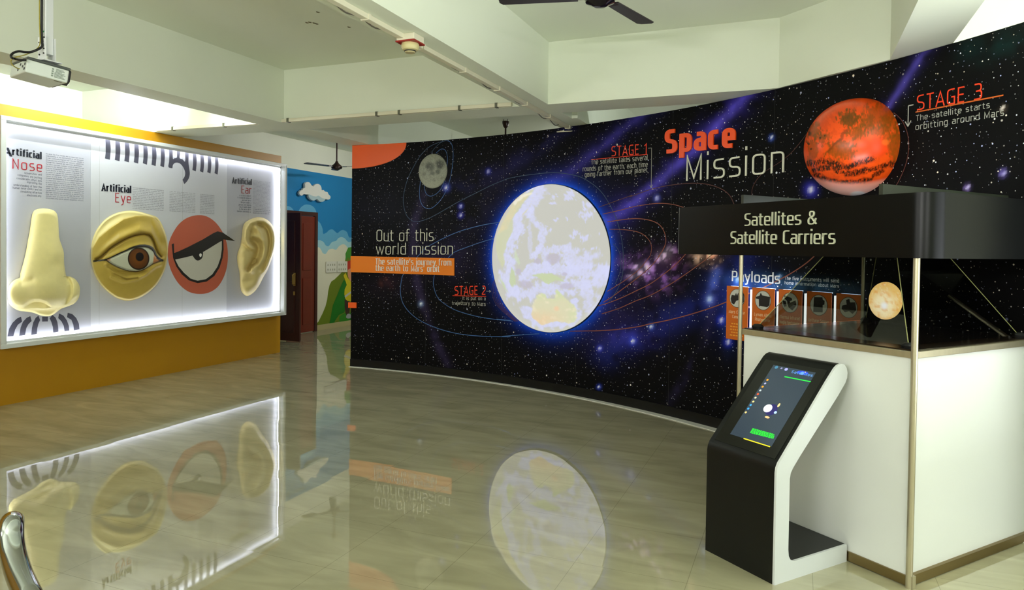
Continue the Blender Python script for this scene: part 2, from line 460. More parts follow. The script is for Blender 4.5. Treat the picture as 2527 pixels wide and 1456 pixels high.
letter_red = mat('red_orange_acrylic', (255, 84, 10), .35)
print_white = mat('grey_white_print', (170, 170, 160), .5)
print_red = mat('red_orange_print', (240, 60, 12), .5)

# floor: polished tiles, each one laid a hair out of level
FM = mat('polished_tiles', (200, 190, 150), .012)
FM.node_tree.nodes['Principled BSDF'].inputs['IOR'].default_value = 2.1
nt = FM.node_tree; b = nt.nodes['Principled BSDF']
def N(t, **k):
    n = nt.nodes.new(t)
    for a, v in k.items(): setattr(n, a, v)
    return n
def L(a, b_): nt.links.new(a, b_)
geo = N('ShaderNodeNewGeometry'); sub = N('ShaderNodeVectorMath', operation='ADD'); sub.inputs[1].default_value = (1.0+.545*20, -.59+.545*20, 0)
L(geo.outputs['Position'], sub.inputs[0])
scl = N('ShaderNodeVectorMath', operation='SCALE'); scl.inputs['Scale'].default_value = 1/.545; L(sub.outputs[0], scl.inputs[0])
flo = N('ShaderNodeVectorMath', operation='FLOOR'); L(scl.outputs[0], flo.inputs[0])
fra = N('ShaderNodeVectorMath', operation='FRACTION'); L(scl.outputs[0], fra.inputs[0])
wn = N('ShaderNodeTexWhiteNoise', noise_dimensions='2D'); L(flo.outputs[0], wn.inputs['Vector'])
ce = N('ShaderNodeVectorMath', operation='SUBTRACT'); ce.inputs[1].default_value = (.5, .5, .5); L(wn.outputs['Color'], ce.inputs[0])
ml = N('ShaderNodeVectorMath', operation='MULTIPLY'); ml.inputs[1].default_value = (.0045, .0045, 0); L(ce.outputs[0], ml.inputs[0])
wav = N('ShaderNodeTexNoise'); wav.inputs['Scale'].default_value = 3.5; wav.inputs['Detail'].default_value = 1; L(geo.outputs['Position'], wav.inputs['Vector'])
wc = N('ShaderNodeVectorMath', operation='SUBTRACT'); wc.inputs[1].default_value = (.5, .5, .5); L(wav.outputs['Color'], wc.inputs[0])
wm = N('ShaderNodeVectorMath', operation='MULTIPLY'); wm.inputs[1].default_value = (.0016, .0016, 0); L(wc.outputs[0], wm.inputs[0])
ad = N('ShaderNodeVectorMath', operation='ADD'); L(ml.outputs[0], ad.inputs[0]); L(wm.outputs[0], ad.inputs[1])
ad2 = N('ShaderNodeVectorMath', operation='ADD'); ad2.inputs[1].default_value = (0, 0, 1); L(ad.outputs[0], ad2.inputs[0])
nrm = N('ShaderNodeVectorMath', operation='NORMALIZE'); L(ad2.outputs[0], nrm.inputs[0]); L(nrm.outputs[0], b.inputs['Normal'])
mp = N('ShaderNodeMapping'); mp.inputs['Scale'].default_value = (.8, 3.0, 1); mp.inputs['Rotation'].default_value = (0, 0, .5); L(geo.outputs['Position'], mp.inputs[0])
nz = N('ShaderNodeTexNoise'); nz.inputs['Scale'].default_value = 2.2; nz.inputs['Detail'].default_value = 6; nz.inputs['Distortion'].default_value = .8; L(mp.outputs[0], nz.inputs['Vector'])
cr = N('ShaderNodeValToRGB'); cr.color_ramp.elements[0].position = .3; cr.color_ramp.elements[0].color = (*lin((156, 151, 122)), 1)
cr.color_ramp.elements[1].position = .72; cr.color_ramp.elements[1].color = (*lin((182, 177, 146)), 1); L(nz.outputs['Fac'], cr.inputs[0])
sx = N('ShaderNodeSeparateXYZ'); L(fra.outputs[0], sx.inputs[0])
def edge(o):
    a = N('ShaderNodeMath', operation='SUBTRACT'); a.inputs[1].default_value = .5; L(o, a.inputs[0])
    c = N('ShaderNodeMath', operation='ABSOLUTE'); L(a.outputs[0], c.inputs[0])
    g = N('ShaderNodeMath', operation='GREATER_THAN'); g.inputs[1].default_value = .4975; L(c.outputs[0], g.inputs[0]); return g.outputs[0]
mxx = N('ShaderNodeMath', operation='MAXIMUM'); L(edge(sx.outputs[0]), mxx.inputs[0]); L(edge(sx.outputs[1]), mxx.inputs[1])
jm = N('ShaderNodeMath', operation='MULTIPLY'); jm.inputs[1].default_value = .45; L(mxx.outputs[0], jm.inputs[0])
mix = N('ShaderNodeMix', data_type='RGBA'); mix.inputs[7].default_value = (*lin((95, 88, 60)), 1)
L(jm.outputs[0], mix.inputs['Factor']); L(cr.outputs[0], mix.inputs[6]); L(mix.outputs[2], b.inputs['Base Color'])

struct('floor', MB().box((X0-.2, Y0-.2, -.12), (X1+.2, Y1+.2, 0)), FM)
struct('ceiling', MB().box((X0-.2, Y0-.2, ZC), (X1+.2, Y1+.2, ZC+.15)), paintwork)
wl = struct('wall_left', MB().box((XM-.2, Y0-.2, 0), (XM, Y1+.2, ZC)), wallpaint)
struct('wall_back', MB().box((X0, Y1, 0), (X1, Y1+.2, ZC)), wallpaint)
struct('wall_front', MB().box((X0, Y0-.2, 0), (X1, Y0, ZC)), wallpaint)
WY0, WY1, WZ0, WZ1 = .3, 4.4, .5, 2.6
wr = MB().box((X1, Y0-.2, 0), (X1+.2, Y1+.2, WZ0)).box((X1, Y0-.2, WZ1), (X1+.2, Y1+.2, ZC))
wr.box((X1, Y0-.2, WZ0), (X1+.2, WY0, WZ1)).box((X1, WY1, WZ0), (X1+.2, Y1+.2, WZ1))
struct('wall_right', wr, wallpaint)
wf = MB()
for y in np.linspace(WY0, WY1, 5): wf.box((X1+.06, y-.03, WZ0), (X1+.12, y+.03, WZ1))
for z in (WZ0, WZ1-.05): wf.box((X1+.06, WY0, z), (X1+.12, WY1, z+.05))
struct('window_1', wf, white_metal)

# concrete beams under the slab
def beam(n, lo, hi): return struct(n, MB().box(lo, hi), paintwork)
beam('beam_left', (-5.43, Y0, HB), (-5.10, Y1, ZC))
beam('beam_middle', (-2.40, Y0, HB), (-2.125, Y1, ZC))
beam('beam_right', (.545, Y0, HB), (.86, Y1, ZC))
cb = MB()
for a, c in ((X0, -5.43), (-5.10, -2.40), (-2.125, .545), (.86, X1)):
    cb.box((a, 6.0, HB), (c, 6.41, ZC))
struct('beam_cross', cb, paintwork)
struct('beam_rib', MB().box((-2.125, 6.72, HB), (-2.065, 7.4, ZC)), paintwork)
# boxed infill above the curved wall, between cross beam and right beam
A, Bq = np.array([-.176, 6.0]), np.array([.545, 5.37])
nn = np.array([Bq[1]-A[1], -(Bq[0]-A[0])]); nn = nn/np.linalg.norm(nn)*.08
if nn[1] < 0: nn = -nn
fi = MB().add([(*A, HB+.002), (*Bq, HB+.002), (*(Bq+nn), HB+.002), (*(A+nn), HB+.002), (*A, ZC), (*Bq, ZC), (*(Bq+nn), ZC), (*(A+nn), ZC)],
              [(0, 3, 2, 1), (4, 5, 6, 7), (0, 1, 5, 4), (1, 2, 6, 5), (2, 3, 7, 6), (3, 0, 4, 7)])
struct('wall_infill', fi, paintwork)
# scuff marks left by an old fitting on the slab
mk = MB()
for (x, y) in ((757, 56), (764, 55), (775, 57), (781, 59), (784, 30), (861, 67)):
    c = on_z(x, y, ZC-.0015)
    mk.add([(c[0]+.012*math.cos(a)*(1+.5*math.sin(3*a)), c[1]+.02*math.sin(a), ZC-.0015) for a in np.linspace(0, 2*math.pi, 9)[:-1]], [tuple(range(7, -1, -1))])
struct('ceiling_marks', mk, mat('old_marks', (120, 112, 80), .8))

# yellow partition
struct('wall_yellow', MB().box((XW-.12, -1.2, 0), (XW, 8.157, HB-.004)), yellow)

# ------------------------------------------------------------------ painted wall beyond it
PM = Plane((XM, 0, 0), (0, 1, 0), (0, 0, 1))       # u = y, v = z, normal = +x
def mural(name, px, rgb, d, smoothn=0, extra=None):
    P = [PM.uv(*q) for q in px]
    if smoothn: P = catmull(P, smoothn, closed=True)
    return build(name, MB().flat(P, PM.pt, d), mat(name+'_paint', rgb, .6), wl)
z6 = lambda pts: zoom(pts, 660, 320, 2.696)
z2b = lambda pts: zoom(pts, 760, 620, 6.617)
sky = MB().flat([(6.5, 1.2), (Y1-.01, 1.2), (Y1-.01, 2.903), (6.5, 2.903)], PM.pt, .0015)
build('painted_sky', sky, mat('sky_paint', (12, 128, 188), .6), wl)
def scallop(px_pts, zbot, name, rgb, d):
    P = catmull([PM.uv(*q) for q in px_pts], 5)
    P = [(P[0][0], zbot)]+P+[(P[-1][0], zbot)]
    build(name, MB().flat(P, PM.pt, d), mat(name+'_paint', rgb, .6), wl)
scallop(z6([(60, 560), (100, 520), (133, 508), (160, 520), (185, 552), (200, 560), (215, 525), (240, 503), (265, 498), (298, 508), (322, 540), (332, 600), (352, 625), (366, 660), (370, 692), (392, 685), (410, 668), (432, 664), (452, 680), (466, 688), (485, 672), (505, 668), (528, 682), (540, 712), (552, 718), (575, 700), (600, 690)]), 1.0, 'painted_cloud', (98, 176, 214), .003)
scallop(z6([(150, 760), (250, 770), (318, 742), (345, 735), (372, 748), (385, 768), (405, 775), (428, 748), (455, 740), (470, 722), (490, 715), (512, 722), (530, 742), (545, 748), (570, 738), (600, 740)]), 1.0, 'painted_pale_cloud', (168, 214, 222), .0045)
scallop(z6([(150, 800), (250, 800), (315, 786), (340, 782), (356, 800), (366, 820), (385, 827), (405, 800), (430, 792), (455, 798), (475, 775), (500, 762), (520, 770), (535, 788), (560, 778), (600, 775)]), 0.0, 'painted_haze', (236, 232, 206), .006)
mural('painted_hill', z2b([(110, 1268), (118, 1195), (165, 1150), (200, 1080), (235, 1010), (280, 900), (308, 790), (325, 650), (348, 550), (378, 492), (430, 458), (490, 400), (545, 345), (580, 300), (610, 100), (640, -30), (900, -60), (900, 1200)]), (112, 132, 14), .0075)
mural('painted_slope', z2b([(575, 470), (520, 590), (470, 720), (400, 880), (365, 1080), (330, 1240), (395, 1225), (440, 1130), (500, 1040), (590, 1000), (640, 700), (640, 500)]), (16, 120, 14), .009, 0)
mural('painted_bush', z2b([(505, 1222), (505, 1070), (545, 1035), (590, 1010), (700, 1000), (900, 1000), (900, 1195)]), (46, 138, 18), .0095)
mural('painted_leaf', z2b([(612, 150), (606, 40), (650, -60), (900, -100), (900, 120), (690, 140), (650, 100)]), (70, 150, 40), .0098)
kid = [('painted_trousers', [(592, 785), (690, 815), (668, 1015), (625, 1050), (606, 1010), (590, 900)], (62, 36, 24)),
       ('painted_shirt', [(572, 398), (605, 352), (640, 430), (700, 505), (760, 520), (760, 815), (690, 822), (640, 812), (602, 778), (586, 700), (592, 620), (626, 550), (600, 470)], (226, 206, 22)),
       ('painted_strap', [(588, 730), (640, 690), (760, 610), (760, 640), (650, 720), (600, 760)], (205, 205, 196)),
       ('painted_face', [(648, 420), (642, 310), (690, 280), (760, 290), (760, 500), (700, 500)], (226, 158, 118)),
       ('painted_hair', [(606, 290), (612, 190), (660, 155), (760, 140), (760, 290), (690, 278), (650, 300)], (196, 46, 20)),
       ('painted_hand', [(556, 300), (560, 255), (540, 195), (552, 186), (574, 240), (576, 185), (590, 188), (598, 240), (612, 262), (606, 345), (574, 345)], (214, 150, 112)),
       ('painted_shoe', [(612, 1080), (630, 1030), (660, 1018), (692, 1040), (692, 1085), (650, 1098)], (168, 172, 172))]
for i, (n, P, c) in enumerate(kid): mural(n, z2b(P), c, .0105+.0006*i, 4 if n in ('painted_shoe', 'painted_face', 'painted_hair') else 0)
struct('baseboard_left', MB().box((XM, -1.9, 0), (XM+.016, 9.75, .1)).box((XM, 10.52, 0), (XM+.016, Y1, .1)), mat('beige_skirting', (190, 176, 128), .4))

# timber door, one leaf shut and one standing open
wood_red = noisy(mat('red_brown_wood', (112, 34, 14), .35), 5, .25, stretch=(1, 1, .15))
wood_dark = noisy(mat('dark_brown_wood', (62, 20, 14), .35), 5, .25, stretch=(1, 1, .15))
dl, dr, dt = 9.72, 10.44, 2.10
door = struct('door_1', MB().box((XM, dr, 0), (XM+.05, dr+.075, dt+.07)).box((XM, dl-.85, dt), (XM+.05, dr, dt+.07)).box((XM, dl-.93, 0), (XM+.05, dl-.85, dt+.07)), wood_dark)
def leaf(name, fn, w, M):
    mb = MB()
    mb.prism([(0, .012), (w, .012), (w, dt-.01), (0, dt-.01)], fn, 0, .035)
    o = build(name, mb, M, door, bevel=.003)
    pn = MB()
    for z0, z1 in ((.15, .98), (1.12, dt-.14)):
        for a, c in ((.1, w/2-.03), (w/2+.03, w-.1)):
            pn.prism([(a, z0), (c, z0), (c, z1), (a, z1)], fn, .035, .047, back=False)
    build('door_panel', pn, M, o, bevel=.006)
    return o
leaf('door_leaf', lambda u, v, d: (XM+.006+d, dl+u, v), dr-dl-.003, wood_red)
l2 = leaf('door_leaf', lambda u, v, d: (XM+.03+u, 9.165-d, v), .745, wood_dark)
hb = MB().tube([(XM+.68, 9.118, .93), (XM+.68, 9.07, .94), (XM+.68, 9.07, 1.09), (XM+.68, 9.118, 1.10)], .009, 8).box((XM+.66, 9.112, .91), (XM+.70, 9.12, 1.12)).box((XM+.665, 9.108, .76), (XM+.695, 9.12, .82))
build('door_handle', hb, mat('dull_brass', (196, 160, 92), .3, .8), l2, smooth=True)

# switch boards on the painted wall
for i, (ya, yb, lab) in enumerate(((10.80, 11.12, 'white switch board on the painted wall, one nearer the door'), (11.14, 11.46, 'white switch board on the painted wall, one nearer the painted child'))):
    t = thing('switch_board', (XM, (ya+yb)/2, 1.06), lab, 'switch', 'switch boards on the painted wall')
    build('board', MB().box((XM+.0125, ya, 1.06), (XM+.03, yb, 1.27)), mat('switch_white', (232, 230, 214), .4), t, bevel=.004)
    for zz in (1.10, 1.19):
        for j in range(4): build('switch', MB().box((XM+.03, ya+.035+j*.067, zz), (XM+.038, ya+.06+j*.067, zz+.035)), mat('switch_grey', (196, 192, 170), .4), t)
# relief cloud
cpx = z6([(195, 435), (190, 420), (200, 405), (212, 402), (215, 392), (228, 386), (228, 362), (240, 350), (258, 352), (272, 370), (285, 378), (292, 368), (312, 361), (330, 370), (338, 388), (340, 404), (352, 402), (362, 412), (378, 416), (385, 430), (398, 445), (394, 462), (380, 466), (362, 462), (350, 478), (325, 478), (308, 462), (288, 472), (268, 466), (252, 448), (252, 432), (236, 432), (220, 430), (208, 440)])
cu = catmull([PM.uv(*q) for q in cpx], 4, closed=True)
cl = tag(build('cloud_cutout', MB().prism(cu, PM.pt, .03, .075), mat('cloud_white', (230, 230, 220), .5), bevel=.008), 'white cut-out cloud standing proud of the painted blue sky', 'wall decoration')
build('cloud_lower_patch', MB().flat(catmull([PM.uv(*q) for q in z6([(252, 430), (275, 440), (300, 445), (318, 440), (340, 455), (362, 462), (350, 478), (325, 478), (308, 462), (288, 472), (268, 466), (252, 448)])], 4, closed=True), PM.pt, .0765), mat('cloud_blue_grey', (176, 202, 206), .5), cl)  # blue-grey patch along the lower part of the cloud
build('spacer', MB().box((XM+.002, 10.3, 2.46), (XM+.03, 10.5, 2.6)), dark, cl)

# ================================================================== THE SPACE WALL
SL, SR = WALL.uv(867, 640)[0], 7.55
ZB = .003
nu, nv = 400, 144
us = np.linspace(SL, SR, nu); vs_ = np.linspace(ZB, HB-.002, nv)
U, V = np.meshgrid(us, vs_)
ang = U/WALL.R
Pg = np.stack([WALL.C[0]+WALL.R*np.sin(ang), WALL.C[1]+WALL.R*np.cos(ang), V], -1)
px = proj(Pg); PX, PY = px[..., 0], px[..., 1]
# printed picture: near-black space with faint nebulae, plus LED glow tinted in round the cards (positions are places on the print)
art = np.zeros((nv, nu, 3)) + np.array([.0030, .0030, .0033])
def addc(mask, rgb, k=1.0):
    global art
    art = art + mask[..., None]*linA(rgb)*k
nA = fbm(PX/40, PY/40, 3, 5); nB = fbm(PX/14, PY/14, 9, 4); nC = fbm(PX/90, PY/90, 21, 4)
def streak(pts, w, rgb, k, core=None):
    d = seg_dist(PX, PY, pts)
    L_ = np.array(pts); 
    addc(gauss(d, w*.8)*(.25+1.1*nA)*smooth(.2, .6, nA), rgb, k*.8)
    if core: addc(gauss(d, w*.35)*(.4+nB), core, k)
streak([(2330, 60), (2265, 150), (2195, 262)], 16, (70, 60, 150), .5, (90, 80, 190))
streak([(1860, 215), (1770, 310), (1690, 390), (1600, 470), (1510, 540), (1440, 580)], 26, (60, 48, 165), .6, (96, 84, 220))
streak([(1625, 255), (1560, 300), (1470, 375), (1400, 430), (1330, 460)], 20, (52, 46, 135), .5, (60, 54, 150))
streak([(1400, 310), (1320, 370), (1240, 420), (1120, 470)], 18, (44, 42, 110), .4)
streak([(1045, 480), (1020, 560), (1018, 640), (1035, 720), (1055, 790), (1085, 860), (1118, 918)], 9, (84, 70, 120), .34)
streak([(1770, 700), (1752, 800), (1715, 890), (1668, 970), (1628, 1020)], 10, (62, 52, 100), .36)
streak([(1768, 672), (1758, 710), (1751, 742)], 10, (96, 120, 235), .75)
streak([(1850, 620), (1800, 690), (1730, 750), (1650, 790), (1570, 830), (1500, 870)], 30, (34, 48, 150), .55)
streak([(1240, 455), (1180, 520), (1120, 580), (1060, 640)], 34, (50, 44, 90), .22)
streak([(2520, 90), (2400, 130)], 30, (10, 60, 60), .3)
def blob(x, y, rx, ry, rgb, k, noise=None):
    d = np.hypot((PX-x)/rx, (PY-y)/ry)
    addc(gauss(d, .6)*(1 if noise is None else noise), rgb, k)
sp = smooth(.45, .75, nB)*1.6+.15
for q in ((1600, 655, 70, 34), (1640, 628, 42, 26), (1578, 668, 40, 26), (1625, 690, 46, 34)): blob(*q, (150, 100, 190), .55, sp)
for q in ((1585, 660, 22, 14), (1636, 634, 20, 15), (1648, 622, 14, 12), (1570, 680, 18, 10)): blob(*q, (225, 215, 235), .7, sp)
blob(1655, 640, 30, 20, (190, 100, 170), .5, sp)
blob(1742, 634, 34, 18, (235, 190, 165), .9, sp); blob(1755, 632, 16, 12, (230, 110, 80), .7, sp); blob(1770, 655, 16, 14, (160, 130, 110), .5, sp)
blob(1110, 640, 70, 50, (84, 70, 130), .35, nA); blob(950, 520, 120, 80, (44, 46, 64), .28, nA)
blob(960, 700, 60, 40, (70, 50, 80), .3, nA); blob(955, 697, 16, 12, (120, 60, 40), .5, sp)
blob(1510, 770, 120, 90, (60, 50, 120), .4, nA*1.5); blob(1520, 600, 60, 50, (60, 40, 70), .35, nA)
blob(1830, 740, 90, 100, (26, 50, 170), .45, nC*1.3); blob(1560, 830, 70, 34, (60, 60, 190), .6, nB)
blob(1500, 560, 60, 120, (40, 38, 120), .3, nA)
blob(1840, 690, 60, 22, (70, 120, 170), .35, .4+nB); blob(1920, 700, 90, 22, (70, 120, 160), .3, .4+nB); blob(2030, 708, 90, 20, (60, 100, 120), .3, .4+nB); blob(1795, 780, 14, 70, (50, 90, 190), .4, .4+nB)  # blue haze painted round the card tops, standing in for LED glow
for x, y, s, rgb in ((1101, 463, 11, (90, 110, 255)), (2001, 468, 20, (70, 70, 255)), (1562, 842, 12, (60, 90, 255)), (1607, 806, 10, (80, 120, 255)), (1751, 738, 9, (190, 220, 255)),
                     (1780, 790, 14, (30, 60, 255)), (1797, 844, 14, (20, 50, 255)), (1820, 690, 9, (120, 190, 255)), (1923, 684, 8, (110, 180, 255)), (1480, 860, 9, (80, 90, 255)),
                     (1205, 423, 8, (60, 70, 220)), (1137, 509, 8, (70, 80, 230)), (1137, 531, 9, (60, 60, 220)), (1621, 489, 10, (110, 120, 255)), (1478, 955, 7, (60, 90, 255)),
                     (1039, 750, 8, (140, 170, 220)), (2475, 427, 10, (160, 140, 255)), (2387, 463, 8, (190, 160, 255)), (1904, 340, 8, (80, 120, 255)), (2475, 268, 7, (200, 170, 150))):
    blob(x, y, s*.85, s*.95, rgb, .6); blob(x, y, s*.3, s*.36, (255, 255, 255), 1.0)
# the globe's printed blue rim
ec = (2.466, 1.453); er_ = .805
dE = np.hypot(U-ec[0], V-ec[1])-er_
rim = np.exp(-np.clip(dE, 0, None)/.055)*smooth(-.1, 0, dE+.1)
addc(rim, (8, 66, 205), 1.3)
addc(np.exp(-np.clip(dE, 0, None)/.02)*1.0, (40, 100, 245), .6)
# orange quarter sun in the corner
su, sv = WALL.uv(872, 352)
q = WALL.uv(1003, 352)[0]; qv = WALL.uv(872, 416)[1]
mw = MB()
idx = np.arange(nu*nv).reshape(nv, nu)
me = bpy.data.meshes.new('wall_curved')
fs = np.stack([idx[:-1, :-1], idx[:-1, 1:], idx[1:, 1:], idx[1:, :-1]], -1).reshape(-1, 4)
me.from_pydata(Pg.reshape(-1, 3).tolist(), [], fs.tolist()); me.update()
uvl = me.uv_layers.new(name='wall')
li = np.zeros(len(me.loops), np.int64); me.loops.foreach_get('vertex_index', li)
uvl.data.foreach_set('uv', np.stack([U.ravel()[li], V.ravel()[li]], -1).astype(np.float32).ravel())
SPACE = vcol_mat('starfield_print', .5, stars=True, spec=.08)
me.materials.append(SPACE)
ws = bpy.data.objects.new('wall_curved', me); COL.objects.link(ws); tag(ws, kind='structure')
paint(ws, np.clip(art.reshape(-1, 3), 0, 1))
me.polygons.foreach_set('use_smooth', [True]*len(me.polygons))
# body of the wall behind the print, end caps and top
bd = MB()
uu = np.linspace(SL, SR, 90); T_ = .09
ring = [(u, d) for u in uu for d in (-.001, -T_)]
vs2 = []; 
for u in uu: vs2 += [WALL.pt(u, ZB, -.002), WALL.pt(u, HB-.003, -.002), WALL.pt(u, HB-.003, -T_), WALL.pt(u, ZB, -T_)]
f2 = []
for i in range(len(uu)-1):
    for j in range(4): f2.append((4*i+j, 4*i+(j+1) % 4, 4*(i+1)+(j+1) % 4, 4*(i+1)+j))
f2 += [(0, 3, 2, 1), (4*(len(uu)-1), 4*(len(uu)-1)+1, 4*(len(uu)-1)+2, 4*(len(uu)-1)+3)]
bd.add(vs2, f2)
build('wall_body', bd, mat('wall_board', (70, 66, 40), .6), ws)
def wall_strip(name, z0, z1, d0, d1, M, parent, u0=SL, u1=SR):
    mb = MB(); vv = []; k = 120
    for u in np.linspace(u0, u1, k): vv += [WALL.pt(u, z0, d0), WALL.pt(u, z1, d0), WALL.pt(u, z1, d1), WALL.pt(u, z0, d1)]
    ff = [(4*i+j, 4*(i+1)+j, 4*(i+1)+(j+1) % 4, 4*i+(j+1) % 4) for i in range(k-1) for j in range(4)]
    ff += [(0, 1, 2, 3), (4*k-1, 4*k-2, 4*k-3, 4*k-4)]
    return build(name, mb.add(vv, ff), M, parent)
bs = wall_strip('baseboard_curved', ZB, .098, .001, .012, mat('skirting_black', (13, 15, 15), .35, spec=.3), None); tag(bs, kind='structure')
# pale edging strip laid on the floor along the foot of the wall
mb = MB(); vv = []; k = 120
for u in np.linspace(SL, SR, k):
    w_e = .035+.075*max(0, (u-1.0)/5.0); vv += [WALL.pt(u, .0005, .012), WALL.pt(u, .007, .012), WALL.pt(u, .007, .012+w_e), WALL.pt(u, .0005, .012+w_e)]
mb.add(vv, [(4*i+j, 4*(i+1)+j, 4*(i+1)+(j+1) % 4, 4*i+(j+1) % 4) for i in range(k-1) for j in range(4)]+[(0, 1, 2, 3), (4*k-1, 4*k-2, 4*k-3, 4*k-4)])
tag(build('trim_1', mb, mat('pale_edging', (226, 226, 214), .35)), kind='structure')

# orange quarter sun
mbq = MB(); Pq = [(SL+.001, HB-.004)]
for t in np.linspace(0, math.pi/2, 25): Pq.append((SL+.001+(q-SL)*math.cos(t)**.93, HB-.004-(HB-.004-qv)*math.sin(t)**.93))
Pq = [Pq[0]]+Pq[1:]
mbq.flat(Pq, WALL.pt, .002)
build('printed_sun', mbq, orange, ws)

# printed flight paths
zA = lambda p: zoom(p, 860, 330, 3.935); zB_ = lambda p: zoom(p, 860, 600, 4.045); zE = lambda p: zoom(p, 1180, 420, 3.308)
zC_ = lambda p: zoom(p, 1400, 280, 3.832); zD = lambda p: zoom(p, 1540, 480, 4.55); zF = lambda p: zoom(p, 1460, 780, 5.2)
blue_l = mat('blue_path_print', (60, 104, 166), .5); blue_d = mat('dim_blue_path_print', (52, 78, 104), .5)
or_l = mat('orange_path_print', (140, 74, 54), .5); or_d = mat('dim_orange_path_print', (86, 44, 38), .5)
def path(px_pts, M, w=.011, d=.0025, n=5):
    P = catmull([WALL.uv(*p) for p in px_pts], n)
    build('printed_path', ribbon(MB(), WALL.pt, P, w*.66, d), M, ws)
path(zA([(700, 460), (690, 560), (698, 650), (735, 712), (800, 726), (880, 662), (940, 572), (985, 450), (1008, 330), (1017, 230), (1012, 130), (985, 78), (940, 66)]), blue_l, .01)
path(zA([(940, 66), (890, 92), (830, 150), (805, 195)]), blue_d, .008)
path(zA([(735, 480), (740, 540), (762, 590), (810, 605), (880, 560), (928, 470), (955, 330), (962, 230), (942, 162), (900, 150), (850, 190)]), blue_l, .009)
path(zA([(960, 65), (870, 88), (780, 132), (700, 212), (640, 310), (580, 430), (545, 550), (533, 660), (558, 778), (610, 840), (670, 852), (760, 830), (880, 770), (1070, 660), (1230, 580), (1380, 505), (1500, 455), (1574, 430)])+zE([(400, 40), (620, 20), (800, 45), (900, 90), (1000, 170), (1080, 290), (1140, 430), (1175, 580), (1186, 720), (1178, 860), (1140, 970), (1070, 1075)]), blue_d, .01)
path(zA([(1495, 858), (1400, 870), (1300, 888), (1190, 915), (1080, 948), (950, 1002), (800, 1080), (740, 1120)])+zB_([(620, 215), (548, 310), (525, 400), (520, 500), (545, 600), (610, 690), (720, 775), (890, 850), (1100, 905), (1350, 930), (1618, 935)])+zE([(200, 1356), (500, 1335)]), blue_l, .012)
path(zA([(1445, 1008), (1300, 1050), (1150, 1102), (1030, 1150), (985, 1190)])+zB_([(880, 270), (855, 340), (850, 420), (890, 540), (980, 620), (1100, 680), (1300, 735), (1500, 765), (1618, 772)])+zE([(150, 1215), (280, 1232)]), blue_l, .011)
for k in range(5):
    path(zE([(150-4*k, 850), (116+12*k, 950), (118+13*k, 1020), (145+12*k, 1090), (210+10*k, 1160), (300+8*k, 1235)]), or_d, .007)
path(zE([(1100, 600), (1140, 640), (1165, 720), (1160, 830), (1120, 930)]), blue_d, .008)
path(zE([(985, 302), (1080, 268), (1180, 232), (1257, 205)])+zC_([(600, 785), (800, 715), (1000, 675), (1200, 660), (1350, 675), (1470, 720), (1540, 780), (1580, 862)]), or_d, .01)
path(zC_([(335, 952), (480, 920), (640, 880), (800, 855), (900, 850), (1010, 862), (1105, 890)]), or_l, .01)
path(zC_([(380, 1025), (560, 1000), (680, 995), (800, 1015), (880, 1060), (925, 1140), (932, 1220), (905, 1290), (860, 1360)])+zD([(400, 690), (300, 810), (160, 930), (0, 1050), (-120, 1140), (-230, 1210)]), or_l, .012)
path(zC_([(400, 1095), (550, 1100), (680, 1125), (760, 1180), (797, 1250), (790, 1330)])+zD([(270, 720), (180, 830), (60, 930), (-60, 1010), (-190, 1090)]), or_l, .01)
path(zD([(700, 660), (600, 770), (480, 870), (300, 1000), (120, 1090), (-40, 1165), (-200, 1225), (-330, 1262)]), or_l, .012)
path(zD([(1330, 380), (1180, 520), (960, 700), (880, 760), (700, 890), (500, 1020), (300, 1130), (120, 1200), (-60, 1280), (-250, 1340)]), or_l, .011)
path([(2140, 520), (2060, 570), (2010, 632), (1960, 670), (1900, 702), (1850, 724)]+zD([(1195, 1190), (1000, 1265), (750, 1345), (500, 1410), (300, 1450)])+zF([(600, 135), (300, 175), (0, 190)])+zE([(1000, 1310), (750, 1314)]), or_l, .013)
path([(1993, 328), (1958, 372), (1925, 400), (1880, 430), (1858, 462), (1856, 492)], or_d, .007)
path([(2206, 278), (2228, 300), (2242, 340), (2240, 390), (2222, 440), (2196, 482)], or_d, .008)
# seams between the printed sheets
for x in (1052, 1241, 1425, 1656, 1906):
    u = WALL.uv(x, 600)[0]
    build('print_seam', MB().flat([(u-.0012, .1), (u+.0012, .1), (u+.0012, HB-.01), (u-.0012, HB-.01)], WALL.pt, .0018), mat('seam_grey', (34, 36, 36), .5), ws)

# printed captions
def printed(lines, w, M, name='printed_text', parent=ws, S=WALL, **k):
    mb = MB()
    for (s, bl, br, tl) in lines: text_px(mb, S, s, bl, br, tl, w, **k)
    return build(name, mb, M, parent)
printed([('STAGE 1', (1508, 386), (1597, 380), (1508, 361))], .1, print_red)
printed([('The satellite takes several', (1459, 406), (1599, 395), (1459, 394)), ('rounds of the earth, each time', (1438, 423), (1599, 412), (1438, 411)), ('going farther from our planet', (1443, 437), (1599, 425), (1443, 425))], .12, print_white, d0=.003)
printed([('STAGE 2', (1121, 728), (1199, 727.5), (1121, 706))], .1, print_red)
printed([('It is put on a', (1141, 740), (1199, 741), (1141, 731.5)), ('trajettory to Mars', (1115, 752), (1199, 755), (1115, 743))], .12, print_white, d0=.003)
printed([('STAGE 3', (2261, 273), (2424, 244), (2261, 236))], .09, print_red)
printed([('The satellite starts', (2260, 299), (2444, 266), (2260, 285)), ('orbitting around Mars', (2259, 321.5), (2479, 285), (2259, 306))], .11, print_white, d0=.003)
def line(a, b, w, M): build('printed_line', ribbon(MB(), WALL.pt, [WALL.uv(*a), WALL.uv(*b)], w, .003), M, ws)
